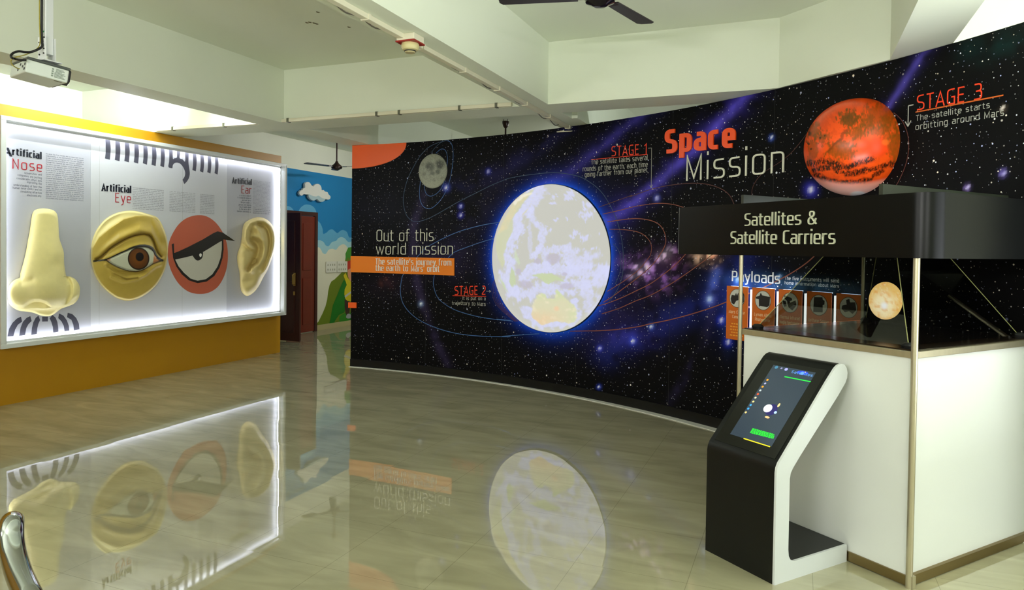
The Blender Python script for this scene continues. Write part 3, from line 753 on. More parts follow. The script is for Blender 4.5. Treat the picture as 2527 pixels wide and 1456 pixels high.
line((1459, 394), (1598, 381), .006, print_red); line((1117, 729.5), (1200, 731.5), .006, print_red); line((2260, 277), (2477, 235), .008, mat('orange_line_print', (200, 92, 20), .5))
def arrow(pts, w, head):
    P = [WALL.uv(*p) for p in pts]; mb = ribbon(MB(), WALL.pt, P[:2], w, .003)
    for i in range(1, len(P)-1): ribbon(mb, WALL.pt, P[i:i+2], w, .003)
    e = np.array(P[-1]); t = e-np.array(P[-2]); t /= np.linalg.norm(t); n = np.array([-t[1], t[0]])
    ribbon(mb, WALL.pt, [e-t*head+n*head*.6, e], w, .003); ribbon(mb, WALL.pt, [e-t*head-n*head*.6, e], w, .003)
    build('printed_arrow', mb, print_white, ws)
arrow([(1600, 366), (1608.5, 365.3), (1607.5, 464)], .005, .03)
arrow([(1200, 718.5), (1211.5, 719)], .006, .02)
arrow([(2255, 258.5), (2242.5, 261), (2241.5, 312)], .007, .035)

# raised lettering
def sign(name, label, loc, words):
    t = thing(name, loc, label, 'lettering')
    for s, bl, br, tl, w, M, dep, k in words:
        ws_ = [MB()]; text_px(ws_[0], WALL, s, bl, br, tl, w, d0=.0035, depth=dep, seg=6, words=ws_, **k)
        for q_ in ws_: build('word', q_, M, t)
    return t
sign('title_lettering', 'raised title Space Mission, orange over white, on the starry wall', WALL.pt(4.4, 2.2, 0),
     [('Space', (1641, 380), (1817, 364), (1641, 321.5), .25, letter_red, .014, dict(ls=.12)),
      ('Mission', (1692, 447), (1938, 425), (1690, 385), .062, letter_white, .010, dict(ls=.12))])
sign('heading_lettering', 'raised white heading Out of this world mission, above the orange caption band', WALL.pt(.2, 1.7, 0),
     [('Out of this', (929, 595.5), (1071, 595), (929, 567), .062, letter_white, .008, dict(ls=.10)),
      ('world mission', (928, 628), (1119, 628), (928, 600.5), .062, letter_white, .008, dict(ls=.10))])
sign('payload_lettering', 'raised white word Payloads, over the row of orange cards', WALL.pt(4.7, 1.4, 0),
     [('Payloads', (1806, 693.5), (1927, 701), (1806, 668), .105, mat('bright_acrylic', (250, 250, 248), .35), .007, {})])
printed([('The five instruments will send', (1937, 690.5), (2071, 697.5), (1937, 682)), ('home information about Mars', (1936, 701.5), (2071, 710.5), (1936, 693.5))], .14, mat('white_print', (226, 228, 226), .5))
# orange caption band and block at the wall's left edge
def slab(name, label, px4, d, M, cat, u_left=None):
    P = [WALL.uv(*p) for p in px4]
    if u_left is not None: P[0] = (u_left, P[0][1]); P[3] = (u_left, P[3][1])
    k = 14; mb = MB(); vv = []
    for i in range(k+1):
        t = i/k; ub = P[3][0]+(P[2][0]-P[3][0])*t; ut = P[0][0]+(P[1][0]-P[0][0])*t
        zb = P[3][1]+(P[2][1]-P[3][1])*t; zt = P[0][1]+(P[1][1]-P[0][1])*t
        vv += [WALL.pt(ub, zb, .002), WALL.pt(ut, zt, .002), WALL.pt(ut, zt, d), WALL.pt(ub, zb, d)]
    ff = [(4*i+j, 4*(i+1)+j, 4*(i+1)+(j+1) % 4, 4*i+(j+1) % 4) for i in range(k) for j in range(4)]+[(0, 1, 2, 3), (4*k+3, 4*k+2, 4*k+1, 4*k)]
    return tag(build(name, mb.add(vv, ff), M), label, cat)
bandM = mat('orange_panel', (238, 128, 10), .4)
band = slab('caption_band', 'long orange band lettered with the satellite journey, at the left of the starry wall', [(867, 632), (1122, 637.5), (1122, 680), (867, 671.5)], .014, bandM, 'sign', SL-.002)
for s_, bl, br, tl in (("The satellite's journey from", (928, 652.5), (1116, 655.5), (928, 637.5)), ("the earth to Mars' orbit", (928, 668.5), (1087, 671), (928, 653.5))):
    ws_ = [MB()]; text_px(ws_[0], WALL, s_, bl, br, tl, .15, d0=.0145, depth=.006, words=ws_)
    for q_ in ws_: build('word', q_, mat('band_lettering', (238, 226, 214), .4), band)
slab('corner_block', 'small orange block low on the left edge of the starry wall', [(865.5, 746), (881, 746.5), (881, 760), (865.5, 759.5)], .02, mat('orange_block', (250, 96, 8), .4), 'block', SL-.03)
# ---- the globe: a flat round screen with a projected map
def polar(fn, nr, nt, jit=None):
    """grid of nt spokes x nr rings; fn(t, theta) -> 3D; returns MB (centre first)"""
    vs = [fn(0, 0)]
    for i in range(1, nr+1):
        for j in range(nt): vs.append(fn(i/nr, 2*math.pi*j/nt))
    fs = [(0, 1+j, 1+(j+1) % nt) for j in range(nt)]
    for i in range(nr-1):
        a = 1+i*nt; b_ = a+nt
        fs += [(a+j, b_+j, b_+(j+1) % nt, a+(j+1) % nt) for j in range(nt)]
    return MB().add(vs, fs)
es, ez, eR = 2.466, 1.453, .805
fu, fv, fn_ = WALL.frame(es); eP = WALL.pt(es, ez, 0)
flat_off = .052
def ept(t, a): return eP + fu*(t*(eR-.004)*math.cos(a)) + fv*(t*(eR-.004)*math.sin(a)) + fn_*(flat_off+.0008)
globe = thing('globe_screen', eP, 'big round globe screen showing a bright world map, on the starry wall', 'display')
gp = MB(); n = 96
disc = [(eR*math.cos(2*math.pi*j/n), eR*math.sin(2*math.pi*j/n)) for j in range(n)]
gp.prism(disc, lambda u, v, d: eP+fu*u+fv*v+fn_*d, -.02, flat_off)
build('rim', gp, dark, globe, smooth=True)
mbE = polar(ept, 90, 200)
gE = np.array(mbE.v); pe = proj(gE); ex = (pe[:, 0]-1180)*3.308; ey = (pe[:, 1]-420)*3.308
wx = ex+26*(fbm(ex/60, ey/60, 5)-.5)+10*(fbm(ex/18, ey/18, 15)-.5); wy = ey+26*(fbm(ex/60, ey/60, 6)-.5)+10*(fbm(ex/18, ey/18, 16)-.5)
col = np.tile(linA((200, 200, 193)), (len(ex), 1))
def over(mask, rgb):
    global col
    mask = np.clip(mask, 0, 1)[:, None]; col = col*(1-mask)+linA(rgb)*mask
n1 = fbm(ex/70, ey/70, 31); n2 = fbm(ex/30, ey/30, 33)
lav = (214, 217, 255)
n3 = fbm(wx/34, wy/46, 35, 5); n4 = fbm(wx/11, wy/15, 37, 4)
def stroke_(pts, w, k=.9, rgb=lav, soft=.5):
    f = 1-seg_dist(wx, wy, pts)/(w*1.15)+2.0*(n3-.5)+.5*(n4-.5)
    over(smooth(-.05, .5, f)*k*(.35+1.1*n4), rgb)
stroke_([(500, 160), (440, 240), (385, 330), (315, 400), (300, 520), (235, 640), (250, 760), (235, 900), (300, 1000)], 60, .85)
stroke_([(440, 330), (470, 430), (520, 480), (532, 560), (490, 640), (455, 700)], 30, .8)
stroke_([(420, 330), (425, 500), (430, 720)], 16, .45)
stroke_([(480, 660), (640, 640), (740, 622)], 34, .7); stroke_([(760, 700), (770, 760), (880, 720)], 85, .75, lav, .1)
stroke_([(540, 700), (560, 790)], 40, .6)
stroke_([(370, 880), (500, 790), (650, 800), (800, 830), (950, 845), (1060, 800)], 55, .85)
stroke_([(330, 1010), (420, 1000), (560, 960), (700, 960), (850, 930), (1000, 900), (1050, 830)], 60, .8)
stroke_([(380, 1130), (430, 1200), (520, 1275), (640, 1255), (780, 1265), (815, 1180), (790, 1080)], 34, .9)
stroke_([(880, 960), (900, 1100), (930, 1180), (1000, 1080)], 55, .7)
for x, y, r_b in ((610, 215, 26), (608, 265, 20), (745, 207, 44), (870, 360, 42), (930, 360, 30), (900, 285, 30), (765, 545, 22), (800, 510, 22), (870, 560, 30), (640, 405, 16), (590, 490, 14), (560, 460, 12), (720, 400, 14), (940, 640, 18), (990, 520, 10), (310, 620, 20)):
    over(smooth(0, .4, 1-np.hypot(wx-x, (wy-y)*1.3)/(r_b*1.2)+2.6*(n4-.5)+1.2*(n3-.5))*.8*(.4+.9*n4), lav)
for x, y, a_, b_ in ((610, 720, 70, 50), (390, 930, 70, 40), (720, 950, 70, 30), (330, 830, 26, 34), (480, 740, 40, 30), (700, 850, 26, 18)):
    over((1-smooth(.6, 1.05, np.hypot((wx-x)/a_, (wy-y)/b_)))*.75, (192, 186, 206))
def land(pts, rgb, k=.95): over((1-smooth(-5, 4, poly_sd(wx, wy, pts)))*k, rgb)
land([(470, 140), (430, 165), (350, 215), (270, 290), (215, 390), (165, 490), (140, 600), (150, 690), (195, 800), (215, 760), (208, 690), (238, 600), (275, 520), (290, 440), (285, 380), (330, 320), (372, 260), (432, 200)], (206, 209, 178))
over((1-smooth(-8, 12, poly_sd(wx, wy, [(350, 215), (270, 290), (200, 400), (160, 520), (230, 480), (280, 380), (320, 300), (420, 200)])))*fbm(ex/22, ey/22, 41)*.9, (232, 214, 170))
over((1-smooth(8, 14, seg_dist(wx, wy, [(430, 190), (350, 220), (300, 270)])))*.7, (245, 240, 225))
land([(360, 380), (385, 330), (430, 295), (450, 200), (436, 280), (400, 335)], (216, 210, 160), .8)
land([(440, 850), (520, 838), (600, 845), (660, 880), (710, 912), (625, 905), (580, 938), (540, 915), (500, 880)], (200, 212, 172))
land([(272, 790), (300, 830), (305, 935), (275, 955), (248, 905)], (198, 210, 172)); land([(170, 850), (215, 930), (250, 1000), (200, 950)], (202, 214, 178))
land([(290, 640), (310, 680), (345, 760), (330, 780), (300, 720)], (206, 220, 190), .7)
aus = [(450, 1080), (488, 1022), (540, 1003), (560, 1050), (622, 1052), (633, 965), (668, 1010), (740, 1070), (802, 1120), (808, 1200), (790, 1242), (742, 1256), (650, 1228), (580, 1252), (520, 1262), (460, 1222), (425, 1180), (440, 1130)]
land(aus, (222, 218, 184))
ins = (1-smooth(-5, 4, poly_sd(wx, wy, aus)))
over(ins*smooth(1110, 1010, ey+40*n1), (208, 220, 176)); over(ins*smooth(1100, 1230, ey)*smooth(760, 520, ex)*(.4+.9*n2), (234, 206, 168)); over(ins*smooth(700, 800, ex), (214, 220, 180))
over(ins*smooth(.5, .8, n2)*.6, (240, 230, 204)); over(ins*smooth(30, 10, np.hypot(ex-640, ey-1130)), (236, 206, 170))
over(smooth(.90, 1.0, np.hypot((gE-eP) @ fu, (gE-eP) @ fv)/eR)*smooth(900, 1250, ey)*.3, (225, 225, 205))
scr = build('screen', mbE, vcol_mat('globe_projection', .5, emit=.82, dim=.3), globe); paint(scr, col)

# ---- Mars, a half ball, and the moon
def dome(name, label, s0, z0, R_d, D, colour_fn, M, nr=60, ntt=140, cat='wall decoration'):
    fu, fv, f_n = WALL.frame(s0); P0 = WALL.pt(s0, z0, 0)
    mb = polar(lambda t, a: P0+(fu*math.cos(a)+fv*math.sin(a))*R_d*math.sin(t*math.pi/2)+f_n*(D*math.cos(t*math.pi/2)+.003), nr, ntt)
    o = build(name, mb, M, smooth='all'); tag(o, label, cat)
    p = proj(np.array(mb.v)); paint(o, colour_fn(p[:, 0], p[:, 1])); return o
def mars_col(x, y):
    X = (x-1900)*4.03; Y = (y-180)*4.03
    global col
    n1 = fbm(X/120, Y/120, 51); n2 = fbm(X/40, Y/40, 53); n3 = fbm(X/12, Y/26, 57, 3)
    X2 = X+60*(n1-.5)+40*(n2-.5); Y2 = Y+60*(fbm(X/110, Y/110, 58)-.5)+30*(n2-.5)
    col = np.tile(linA((244, 84, 18)), (len(X), 1))
    over(smooth(.45, .7, n2)*.35, (204, 62, 12))
    ol = (118, 72, 12)
    for cx_, cy_, a_, b_, k in ((780, 450, 120, 75, .95), (870, 580, 110, 80, .8), (960, 480, 120, 90, .55), (1100, 420, 170, 130, .6), (1200, 520, 120, 110, .5), (1090, 560, 110, 50, .5), (700, 770, 150, 110, .75), (430, 580, 70, 90, .7), (500, 640, 70, 60, .6), (430, 770, 60, 110, .6), (560, 620, 60, 40, .5), (1250, 720, 80, 170, .75), (1180, 640, 70, 60, .5)):
        over(smooth(-.05, .35, 1-np.hypot((X2-cx_)/a_, (Y2-cy_)/b_)/1.1+.9*(n3-.5)+.5*(n2-.5))*k*(.55+.7*n3), ol)
    over((1-smooth(.3, 1.0, np.hypot((X2-780)/110, (Y2-460)/70)))*.6*(.4+.9*n2), (84, 58, 14))
    over((1-smooth(6, 22, seg_dist(X2, Y2, [(760, 560), (700, 660), (590, 780)])))*.7, (120, 50, 10))
    for cx_, cy_, rr in ((490, 650, 22), (535, 615, 16), (418, 770, 18), (400, 610, 26), (385, 700, 16)): over(1-smooth(rr*.4, rr, np.hypot(X2-cx_, Y2-cy_)), (70, 44, 10))
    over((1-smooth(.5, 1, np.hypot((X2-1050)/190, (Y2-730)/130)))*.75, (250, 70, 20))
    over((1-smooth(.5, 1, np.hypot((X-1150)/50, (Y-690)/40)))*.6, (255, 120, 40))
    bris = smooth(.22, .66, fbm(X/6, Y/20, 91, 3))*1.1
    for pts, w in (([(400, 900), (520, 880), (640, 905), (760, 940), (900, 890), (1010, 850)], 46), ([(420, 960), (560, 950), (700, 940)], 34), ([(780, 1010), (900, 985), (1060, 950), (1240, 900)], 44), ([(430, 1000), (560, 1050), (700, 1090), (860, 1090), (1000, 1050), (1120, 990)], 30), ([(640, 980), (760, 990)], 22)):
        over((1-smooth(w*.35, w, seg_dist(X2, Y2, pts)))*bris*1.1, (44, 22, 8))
    over(smooth(1075, 1125, Y+60*((X-820)/400)**2)*.95, (255, 170, 146)); over(smooth(1110, 1180, Y+40*((X-820)/400)**2)*smooth(1250, 900, X)*.7, (255, 205, 190))  # polar cap, painted paler still in place of light off the floor
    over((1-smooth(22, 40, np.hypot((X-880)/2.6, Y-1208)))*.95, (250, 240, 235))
    return np.clip(col, 0, 1)
MARS = vcol_mat('mars_relief_paint', .3, spec=.4)
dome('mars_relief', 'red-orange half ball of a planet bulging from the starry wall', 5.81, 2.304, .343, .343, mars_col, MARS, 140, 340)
def moon_col(x, y):
    X = (x-860)*3.935; Y = (y-330)*3.935
    global col
    n1 = fbm(X/40, Y/40, 61); n2 = fbm(X/12, Y/12, 63); X2 = X+26*(n1-.5); Y2 = Y+26*(n2-.5)
    col = np.tile(linA((166, 170, 150)), (len(X), 1)); over(n2*.6, (112, 116, 102)); over(smooth(.5, .72, fbm(X/5, Y/5, 67, 3))*.4, (80, 84, 76)); over(smooth(430, 520, Y)*.5, (176, 178, 158))
    for cx_, cy_, r_m, k in ((790, 320, 52, .85), (890, 300, 55, .95), (865, 370, 32, .8), (810, 385, 30, .7), (740, 390, 22, .4), (720, 300, 20, .35), (905, 430, 20, .3), (830, 450, 18, .3)):
        over((1-smooth(r_m*.4, r_m*1.15, np.hypot(X2-cx_, Y2-cy_)))*k*(.6+.5*n1), (58, 62, 58))
    over(smooth(.62, .8, n2)*.35, (196, 196, 176))
    return np.clip(col, 0, 1)
dome('moon_relief', 'small grey moon disc standing off the starry wall, circled by blue printed rings', .781, 2.488, .21, .04, moon_col, vcol_mat('moon_relief_paint', .6), 70, 200)

# ---- the row of payload cards, lit from behind
cardx = [((1804.3, 704.9), (1857, 708.2)), ((1867.3, 709.8), (1923, 712.3)), ((1933.2, 714.3), (1991.3, 716.4)), ((2003.7, 717.5), (2065, 721.5)), ((2077, 723), (2140, 727.5))]
ctop = np.mean([WALL.uv(*q)[1] for c in cardx for q in c]); cbot = WALL.uv(1802.6, 834.3)[1]
print('cards', [(round(WALL.uv(*a)[0], 3), round(WALL.uv(*c)[0], 3)) for a, c in cardx], ctop, cbot)
led = mat('led_white', (235, 240, 255), .5, emit=3.0)
names = [(('Mars Colour', 'Camera'), 'with a lens photo, first of the five payload cards, nearest the globe'), (('Lyman Alpha', 'Photometer'), 'with a dark instrument photo, second of the five from the globe'), (('Thermal Infrared', 'Imaging Spectrometer'), 'with a boxy camera photo, middle of the five under Payloads'), (('Methane Sensor', 'for Mars'), 'with a square black instrument photo, fourth of the five from the globe'), (('Mars Exospheric', 'Analyser'), 'with a pale ringed photo, last of the five, nearest the glowing planet')]
insts = [[[(-.9, -.1), (-.75, .35), (-.3, .3), (-.15, .62), (0, .3), (.1, .55), (.5, .9), (.95, .5), (.98, -.3), (.6, -.8), (.2, -.2), (-.1, -.3), (-.4, -.75), (-.75, -.6)]],
         [[(-.95, .35), (-.45, .5), (-.3, .85), (-.1, .55), (.95, .45), (.9, -.45), (.6, -.7), (-.35, -.62), (-.5, -.75), (-.55, .1), (-.95, .15)]],
         [[(-.7, .75), (.25, .5), (.3, .3), (0, .15), (.05, 0), (.75, .3), (.85, -.25), (.35, -.8), (-.15, -.5), (-.3, -.1), (-.35, .15), (-.75, .45)], [(-.95, .2), (-.5, .1), (-.4, -.4), (-.75, -.5)]],
         [[(-.6, .8), (.45, .85), (.5, .6), (.72, .5), (.7, .1), (.5, .05), (.5, -.7), (-.65, -.75)]],
         [[(-.3, .75), (.1, .9), (.2, .55), (.8, .6), (.95, -.2), (.5, -.6), (.1, -.35), (-.4, -.5), (-.8, -.2), (-.75, .15), (-.2, .3)]]]
card_o = mat('card_orange', (214, 104, 12), .4); ph_w = mat('photo_white', (206, 208, 200), .4); ph_k = mat('instrument_black', (24, 22, 24), .4); ph_ring = mat('photo_rim', (70, 60, 40), .4)
card_t = mat('card_text', (248, 214, 170), .5); card_y = mat('card_small_text', (244, 170, 60), .5)
CD = .055
def P_(u, v, d): return WALL.pt(u, v, d)
for i, ((a, c), (nm, lab), inst) in enumerate(zip(cardx, names, insts)):
    ua, uc = WALL.uv(*a)[0], WALL.uv(*c)[0]; w = uc-ua; um = (ua+uc)/2
    t = thing('payload_card', P_(um, cbot, CD), 'orange card '+lab, 'card', 'orange payload cards on the starry wall')
    build('card', MB().prism([(ua, cbot), (uc, cbot), (uc, ctop), (ua, ctop)], P_, CD-.006, CD), card_o, t)
    cz = ctop-.025-w*.34; rr = w*.34
    ci = [(um+rr*math.cos(k*math.pi/20), cz+rr*math.sin(k*math.pi/20)) for k in range(40)]
    cr_ = [(um+rr*1.06*math.cos(k*math.pi/20), cz+rr*1.06*math.sin(k*math.pi/20)) for k in range(40)]
    ph = build('photo', MB().flat(ci, P_, CD+.0016), ph_w, t)
    build('photo_rim', MB().flat(cr_, P_, CD+.0008), ph_ring, t)
    mb = MB()
    for pg in inst: mb.flat([(um+rr*.98*x, cz+rr*.98*y) for x, y in pg], P_, CD+.0024)
    build('instrument', mb, ph_k, ph)
    mb = MB(); zz = cz-rr-.055
    for s in nm:
        tw = min(w*.86, .0155*len(s)); letters(mb, P_, s, um-tw/2, zz, um+tw/2, .026, .13, d0=CD+.001); zz -= .04
    build('card_title', mb, card_t, t)
    mb = MB(); zz -= .012
    for k in range(9):
        wl_ = w*(.62 if k % 3 else .5); x = um-wl_/2
        while x < um+wl_/2-.012:
            l_ = .012+.022*random.random(); mb.flat([(x, zz), (min(x+l_, um+wl_/2), zz), (min(x+l_, um+wl_/2), zz+.010), (x, zz+.010)], P_, CD+.001); x += l_+.007
        zz -= .0245
        if zz < cbot+.03: break
    build('card_small_text', mb, card_y, t)
    sp_ = MB()
    sp_.prism([(um-.03, cbot+.1), (um+.03, cbot+.1), (um+.03, ctop-.1), (um-.03, ctop-.1)], P_, .001, CD-.006)
    build('spacer', sp_, dark, t)
for i in range(4):
    u0 = WALL.uv(*cardx[i][1])[0]; u1 = WALL.uv(*cardx[i+1][0])[0]; um = (u0+u1)/2
    t = thing('light_strip', P_(um, cbot, 0), 'white light strip between '+('the first and second', 'the second and middle', 'the middle and fourth', 'the fourth and last')[i]+' orange payload cards', 'light', 'light strips between the payload cards')
    build('strip', MB().prism([(u0+.002, cbot+.03), (u1-.002, cbot+.03), (u1-.002, ctop-.022), (u0+.002, ctop-.022)], P_, .004, .03), led, t)
    build('strip_base', MB().prism([(u0-.004, cbot+.02), (u1+.004, cbot+.02), (u1+.004, ctop-.02), (u0-.004, ctop-.02)], P_, .0015, .004), white_metal, t)
u0 = WALL.uv(*cardx[0][0])[0]; u1 = WALL.uv(*cardx[4][1])[0]
t = thing('backlight', P_(u0, ctop, 0), 'hidden white light tape behind the top edges of the orange payload cards', 'light')
for (a_, c_) in cardx:
    a, c = WALL.uv(*a_)[0]+.02, WALL.uv(*c_)[0]-.02; mb = MB()
    mb.prism([(a, ctop-.006), (c, ctop-.006), (c, ctop-.001), (a, ctop-.001)], P_, .016, .044)
    build('light_tape', mb, mat('led_blue_white', (190, 215, 255), .5, emit=9.0), t)
mb = MB().prism([(u0+.012, cbot+.02), (u0+.022, cbot+.02), (u0+.022, ctop-.05), (u0+.012, ctop-.05)], P_, .003, .006)
build('light_tape', mb, mat('led_blue_white', (190, 215, 255), .5, emit=18.0), t)

# ================================================================== THE LIGHT BOX WITH NOSE, EYE AND EAR
XP = XW+.012                       # graphic panel
XF = -6.844                        # front of the frame
BY0, BY1, BZ0, BZ1 = 4.215, 8.129, .556, 2.729
FW = .05; IY0, IY1, IZ0, IZ1 = BY0+FW, BY1-FW, BZ0+FW-.006, BZ1-FW+.01
BOX = Plane((XP, 0, 0), (0, 1, 0), (0, 0, 1))
box = thing('light_box', (XW, (BY0+BY1)/2, BZ0), 'wide white-framed light box about artificial nose, eye and ear on the yellow partition', 'display case')
fm = MB()
for lo, hi in (((XW, BY0, BZ0), (XF, BY1, IZ0)), ((XW, BY0, IZ1), (XF, BY1, BZ1)), ((XW, BY0, IZ0), (XF, IY0, IZ1)), ((XW, IY1, IZ0), (XF, BY1, IZ1))): fm.box(lo, hi)
build('frame', fm, white_metal, box, bevel=.004)
lip = MB()
lip.box((XF, BY1-.022, BZ0+.02), (XF+.004, BY1-.014, BZ1-.02))
build('frame_lip', lip, mat('frame_lip_grey', (150, 154, 150), .4), box)
S1, S2 = 5.191, 7.107
pw = mat('panel_white', (200, 201, 207), .45); pg_ = mat('panel_grey', (178, 179, 188), .45)
pnl = []
for a, c, M in ((IY0-.02, S1, pg_), (S1+.001, S2, pw), (S2+.001, IY1+.02, pg_)):
    pnl.append(build('graphic_panel', MB().box((XW+.001, a, IZ0-.02), (XP, c, IZ1+.02)), M, box))
for y in (BOX.uv(245, 600)[0], BOX.uv(450, 600)[0], BOX.uv(612, 600)[0]):
    build('panel_seam', MB().flat([(y-.001, IZ0), (y+.001, IZ0), (y+.001, IZ1), (y-.001, IZ1)], BOX.pt, .0006), mat('panel_seam_grey', (150, 150, 146), .5), pnl[1])
LED = mat('led_box_white', (243, 246, 255), .5, emit=21.0)
stp = MB(); prf = MB(); xa, xb, xc = XP+.034, XP+.050, XP+.054
for lo, hi in (((xa, IY0+.03, IZ1-.007), (xb, IY1-.03, IZ1-.001)), ((xa, IY0+.03, IZ0+.001), (xb, IY1-.03, IZ0+.007)),
               ((xa, IY0+.001, IZ0+.03), (xb, IY0+.007, IZ1-.03)), ((xa, IY1-.007, IZ0+.03), (xb, IY1-.001, IZ1-.03))): stp.box(lo, hi)
for lo, hi in (((xb+.002, IY0, IZ1-.018), (xc, IY1, IZ1)), ((xb+.002, IY0, IZ0), (xc, IY1, IZ0+.018)), ((xb+.002, IY0, IZ0), (xc, IY0+.018, IZ1)), ((xb+.002, IY1-.018, IZ0), (xc, IY1, IZ1))): prf.box(lo, hi)
build('strip_profile', prf, white_metal, box)
build('led_strip', stp, LED, box)

def bprint(name, lines, w, M, parent, d=.0012, **k):
    mb = MB()
    for (s, bl, br, tl) in lines: text_px(mb, BOX, s, bl, br, tl, w, d0=d, **k)
    return build(name, mb, M, parent)
ink = mat('navy_ink', (14, 18, 34), .4); crim = mat('crimson_ink', (170, 16, 34), .4); brn = mat('brown_red_ink', (150, 30, 24), .4); txt = mat('grey_text_ink', (112, 112, 124), .5); bars = mat('slate_bars', (66, 66, 80), .5)
ww = .27
bprint('panel_title', [('rtificial', (29, 382), (103, 393), (30, 364.5))], .22, ink, pnl[0], depth=.004, ls=.10)
bprint('panel_title', [('Artificial', (250, 471), (324, 476.5), (250, 453)), ], .22, ink, pnl[1], depth=.004, ls=.10)
bprint('panel_title', [('Artificial', (572.5, 452.5), (621.5, 456.5), (572.5, 438))], .22, ink, pnl[2], depth=.004, ls=.10)
bprint('panel_word', [('Nose', (29, 416), (104, 424), (29, 390.5))], .075, crim, pnl[0], depth=.003, ls=.16)
bprint('panel_word', [('Eye', (283, 499), (323, 501.5), (283, 475.5))], .075, crim, pnl[1], depth=.003, ls=.16)
bprint('panel_word', [('Ear', (595, 477), (620.5, 479), (595, 457.5))], .09, brn, pnl[2], depth=.003, ls=.12)
# the A cut off by the frame: right leg and bar only
cutA = MB()
for pg in ([(16.5, 364), (20.5, 364.8), (29.5, 386.6), (23.6, 385.6), (16.5, 369)], [(16.5, 375), (24.5, 376.8), (26, 380.6), (16.5, 378.6)]): cutA.prism([BOX.uv(*p) for p in pg], BOX.pt, .001, .005)
build('panel_title', cutA, ink, pnl[0])
def para(text, corner_tl, corner_tr, corner_bl, nl, w, parent, align='j', M=txt, name='panel_text', last=None):
    """a text column: first baseline between the two top corners, last line at corner_bl"""
    (ul, v0) = BOX.uv(*corner_tl); (ur, v0r) = BOX.uv(*corner_tr); vb = BOX.uv(*corner_bl)[1]
    v0 = (v0+v0r)/2
    pitch = (v0-vb)/(nl-1); words = text.split(); total = len(text); per = total/nl*1.02; mb = MB(); i = 0
    for k in range(nl):
        line_ = []; c = 0
        while i < len(words) and (c == 0 or c+len(words[i]) <= per+1 or k == nl-1): line_.append(words[i]); c += len(words[i])+1; i += 1
        if not line_: break
        s = ' '.join(ch for ch in line_); s = ''.join(ch for ch in s if ch == ' ' or ch in GL)
        full = ur-ul; nat = text_width(s, .2)*pitch*.62
        if align == 'j': a, c_ = ul, (ur if i < len(words) else ul+min(full, full*len(s)/per))
        else: c_ = ur; a = max(ul-.1, ur-full*len(s)/per)
        letters(mb, BOX.pt, s, a, v0-k*pitch-pitch*.3, c_, pitch*.6, w, seg=1)
    return build(name, mb, M, parent)
para('Because the five senses are so important to our understanding of the world around us, we can expect to see continued progress over the next decade in enhancing and extending our sensory capabilities through new chemical and electronic technologies.', (112.8, 379.5), (206.5, 391), (112.8, 399.5), 5, .14, pnl[0])
para('The human nose uses a complex system of interconnected receptors and neurons, which conduct signals to the brain for interpretation. The signals from these nerves travel directly to the limbic system in the brain. When air enters it carries the molecules from the vapor, interact with numerous receptors, causing them to send a signal to the brain. The pattern of signals is recognized and interpreted by the brain based on past training.', (112.8, 405.5), (206.5, 415), (112.8, 439), 8, .14, pnl[0])
para('An electronic nose works in a similar fashion. An array of chemical sensors is used to mimic the range of sensor receptors in the human nose. Each of these sensors is made to respond differently to different smells. The signals from these sensors are connected via electronics to a microprocessor or computer. The electronic systems and the computer or microprocessor play the role of the nerves and the brain. The signals that proceed to the computer can be interpreted using special pattern recognition software.', (112.8, 445), (206.5, 453), (112.8, 488.5), 10, .14, pnl[0])
for s, l_, y, yr in (('Universities and', 60, 429.5, 433.5), ('companies are putting', 43, 434, 442), ('considerable effort into', 40.5, 442, 449.5), ('improving the', 66, 451.5, 456.5), ('understanding of how the', 33, 458.5, 464.5), ('human nose works and on', 31, 465.5, 471), ('simulating olfaction', 50, 474.5, 479), ('electronically.', 66, 484, 486.5)):
    bprint('panel_text', [(s, (l_, y), (103, yr), (l_, y-5.2))], .13, txt, pnl[0], seg=1)
eye_t = 'From time immemorial humans have been fascinated by machines that see. The eye recognizes the visual beauty of the world and the light it receives, and sends it to the brain as signals. As you read this line, the receptors in your retina turn light into signals, and thousands of nerve cells carry them on for gathering and sorting. When the retina is damaged, some researchers believe it will be useful to replace it with a bank of sensors. Working in this way, a camera worn on glasses sends images to a chip, and the chip passes them to the nerves that remain. Research is on to restore sight to those who have lost it and to make the picture clearer still in the years ahead.'
para(eye_t, (327, 462.5), (404, 470.5), (327, 514), 13, .15, pnl[1])
para(eye_t[180:], (418, 471.5), (482, 478), (418, 520), 13, .15, pnl[1]); para(eye_t[330:], (493.5, 479.5), (529, 483), (493.5, 525), 12, .15, pnl[1])
ear_t = 'A cochlear implant is a device that restores hearing. It turns sound into signals for the nerve, and the brain learns to hear them as speech. A microphone picks up the sound and a small processor sorts it. The parts inside send it on as gentle pulses. It does not cure deafness but it gives a useful sense of sound, and many people can follow a talk or use a telephone with it.'
para(ear_t, (624, 446), (667, 450), (624, 471.5), 9, .14, pnl[2]); para(ear_t[60:], (624, 476), (667, 478), (624, 512), 12, .14, pnl[2]); para(ear_t[200:], (624, 517), (667, 518), (624, 525), 3, .14, pnl[2])
for s, l_, y, yr in (('A cochlear implant', 590, 484, 485.5), ('is a surgically implanted', 586, 489, 491.5), ('electronic device', 597, 496, 497), ('that gives sound to a', 594, 501, 502.5), ('person with hearing', 589, 507, 508), ('loss. It sends signals', 591, 512.5, 513.5), ('to the nerve and is', 590, 518, 519), ('therefore called bionic ear', 584.5, 523, 525)):
    bprint('panel_text', [(s, (l_, y), (619.5, yr), (l_, y-4))], .15, txt, pnl[2], seg=1)
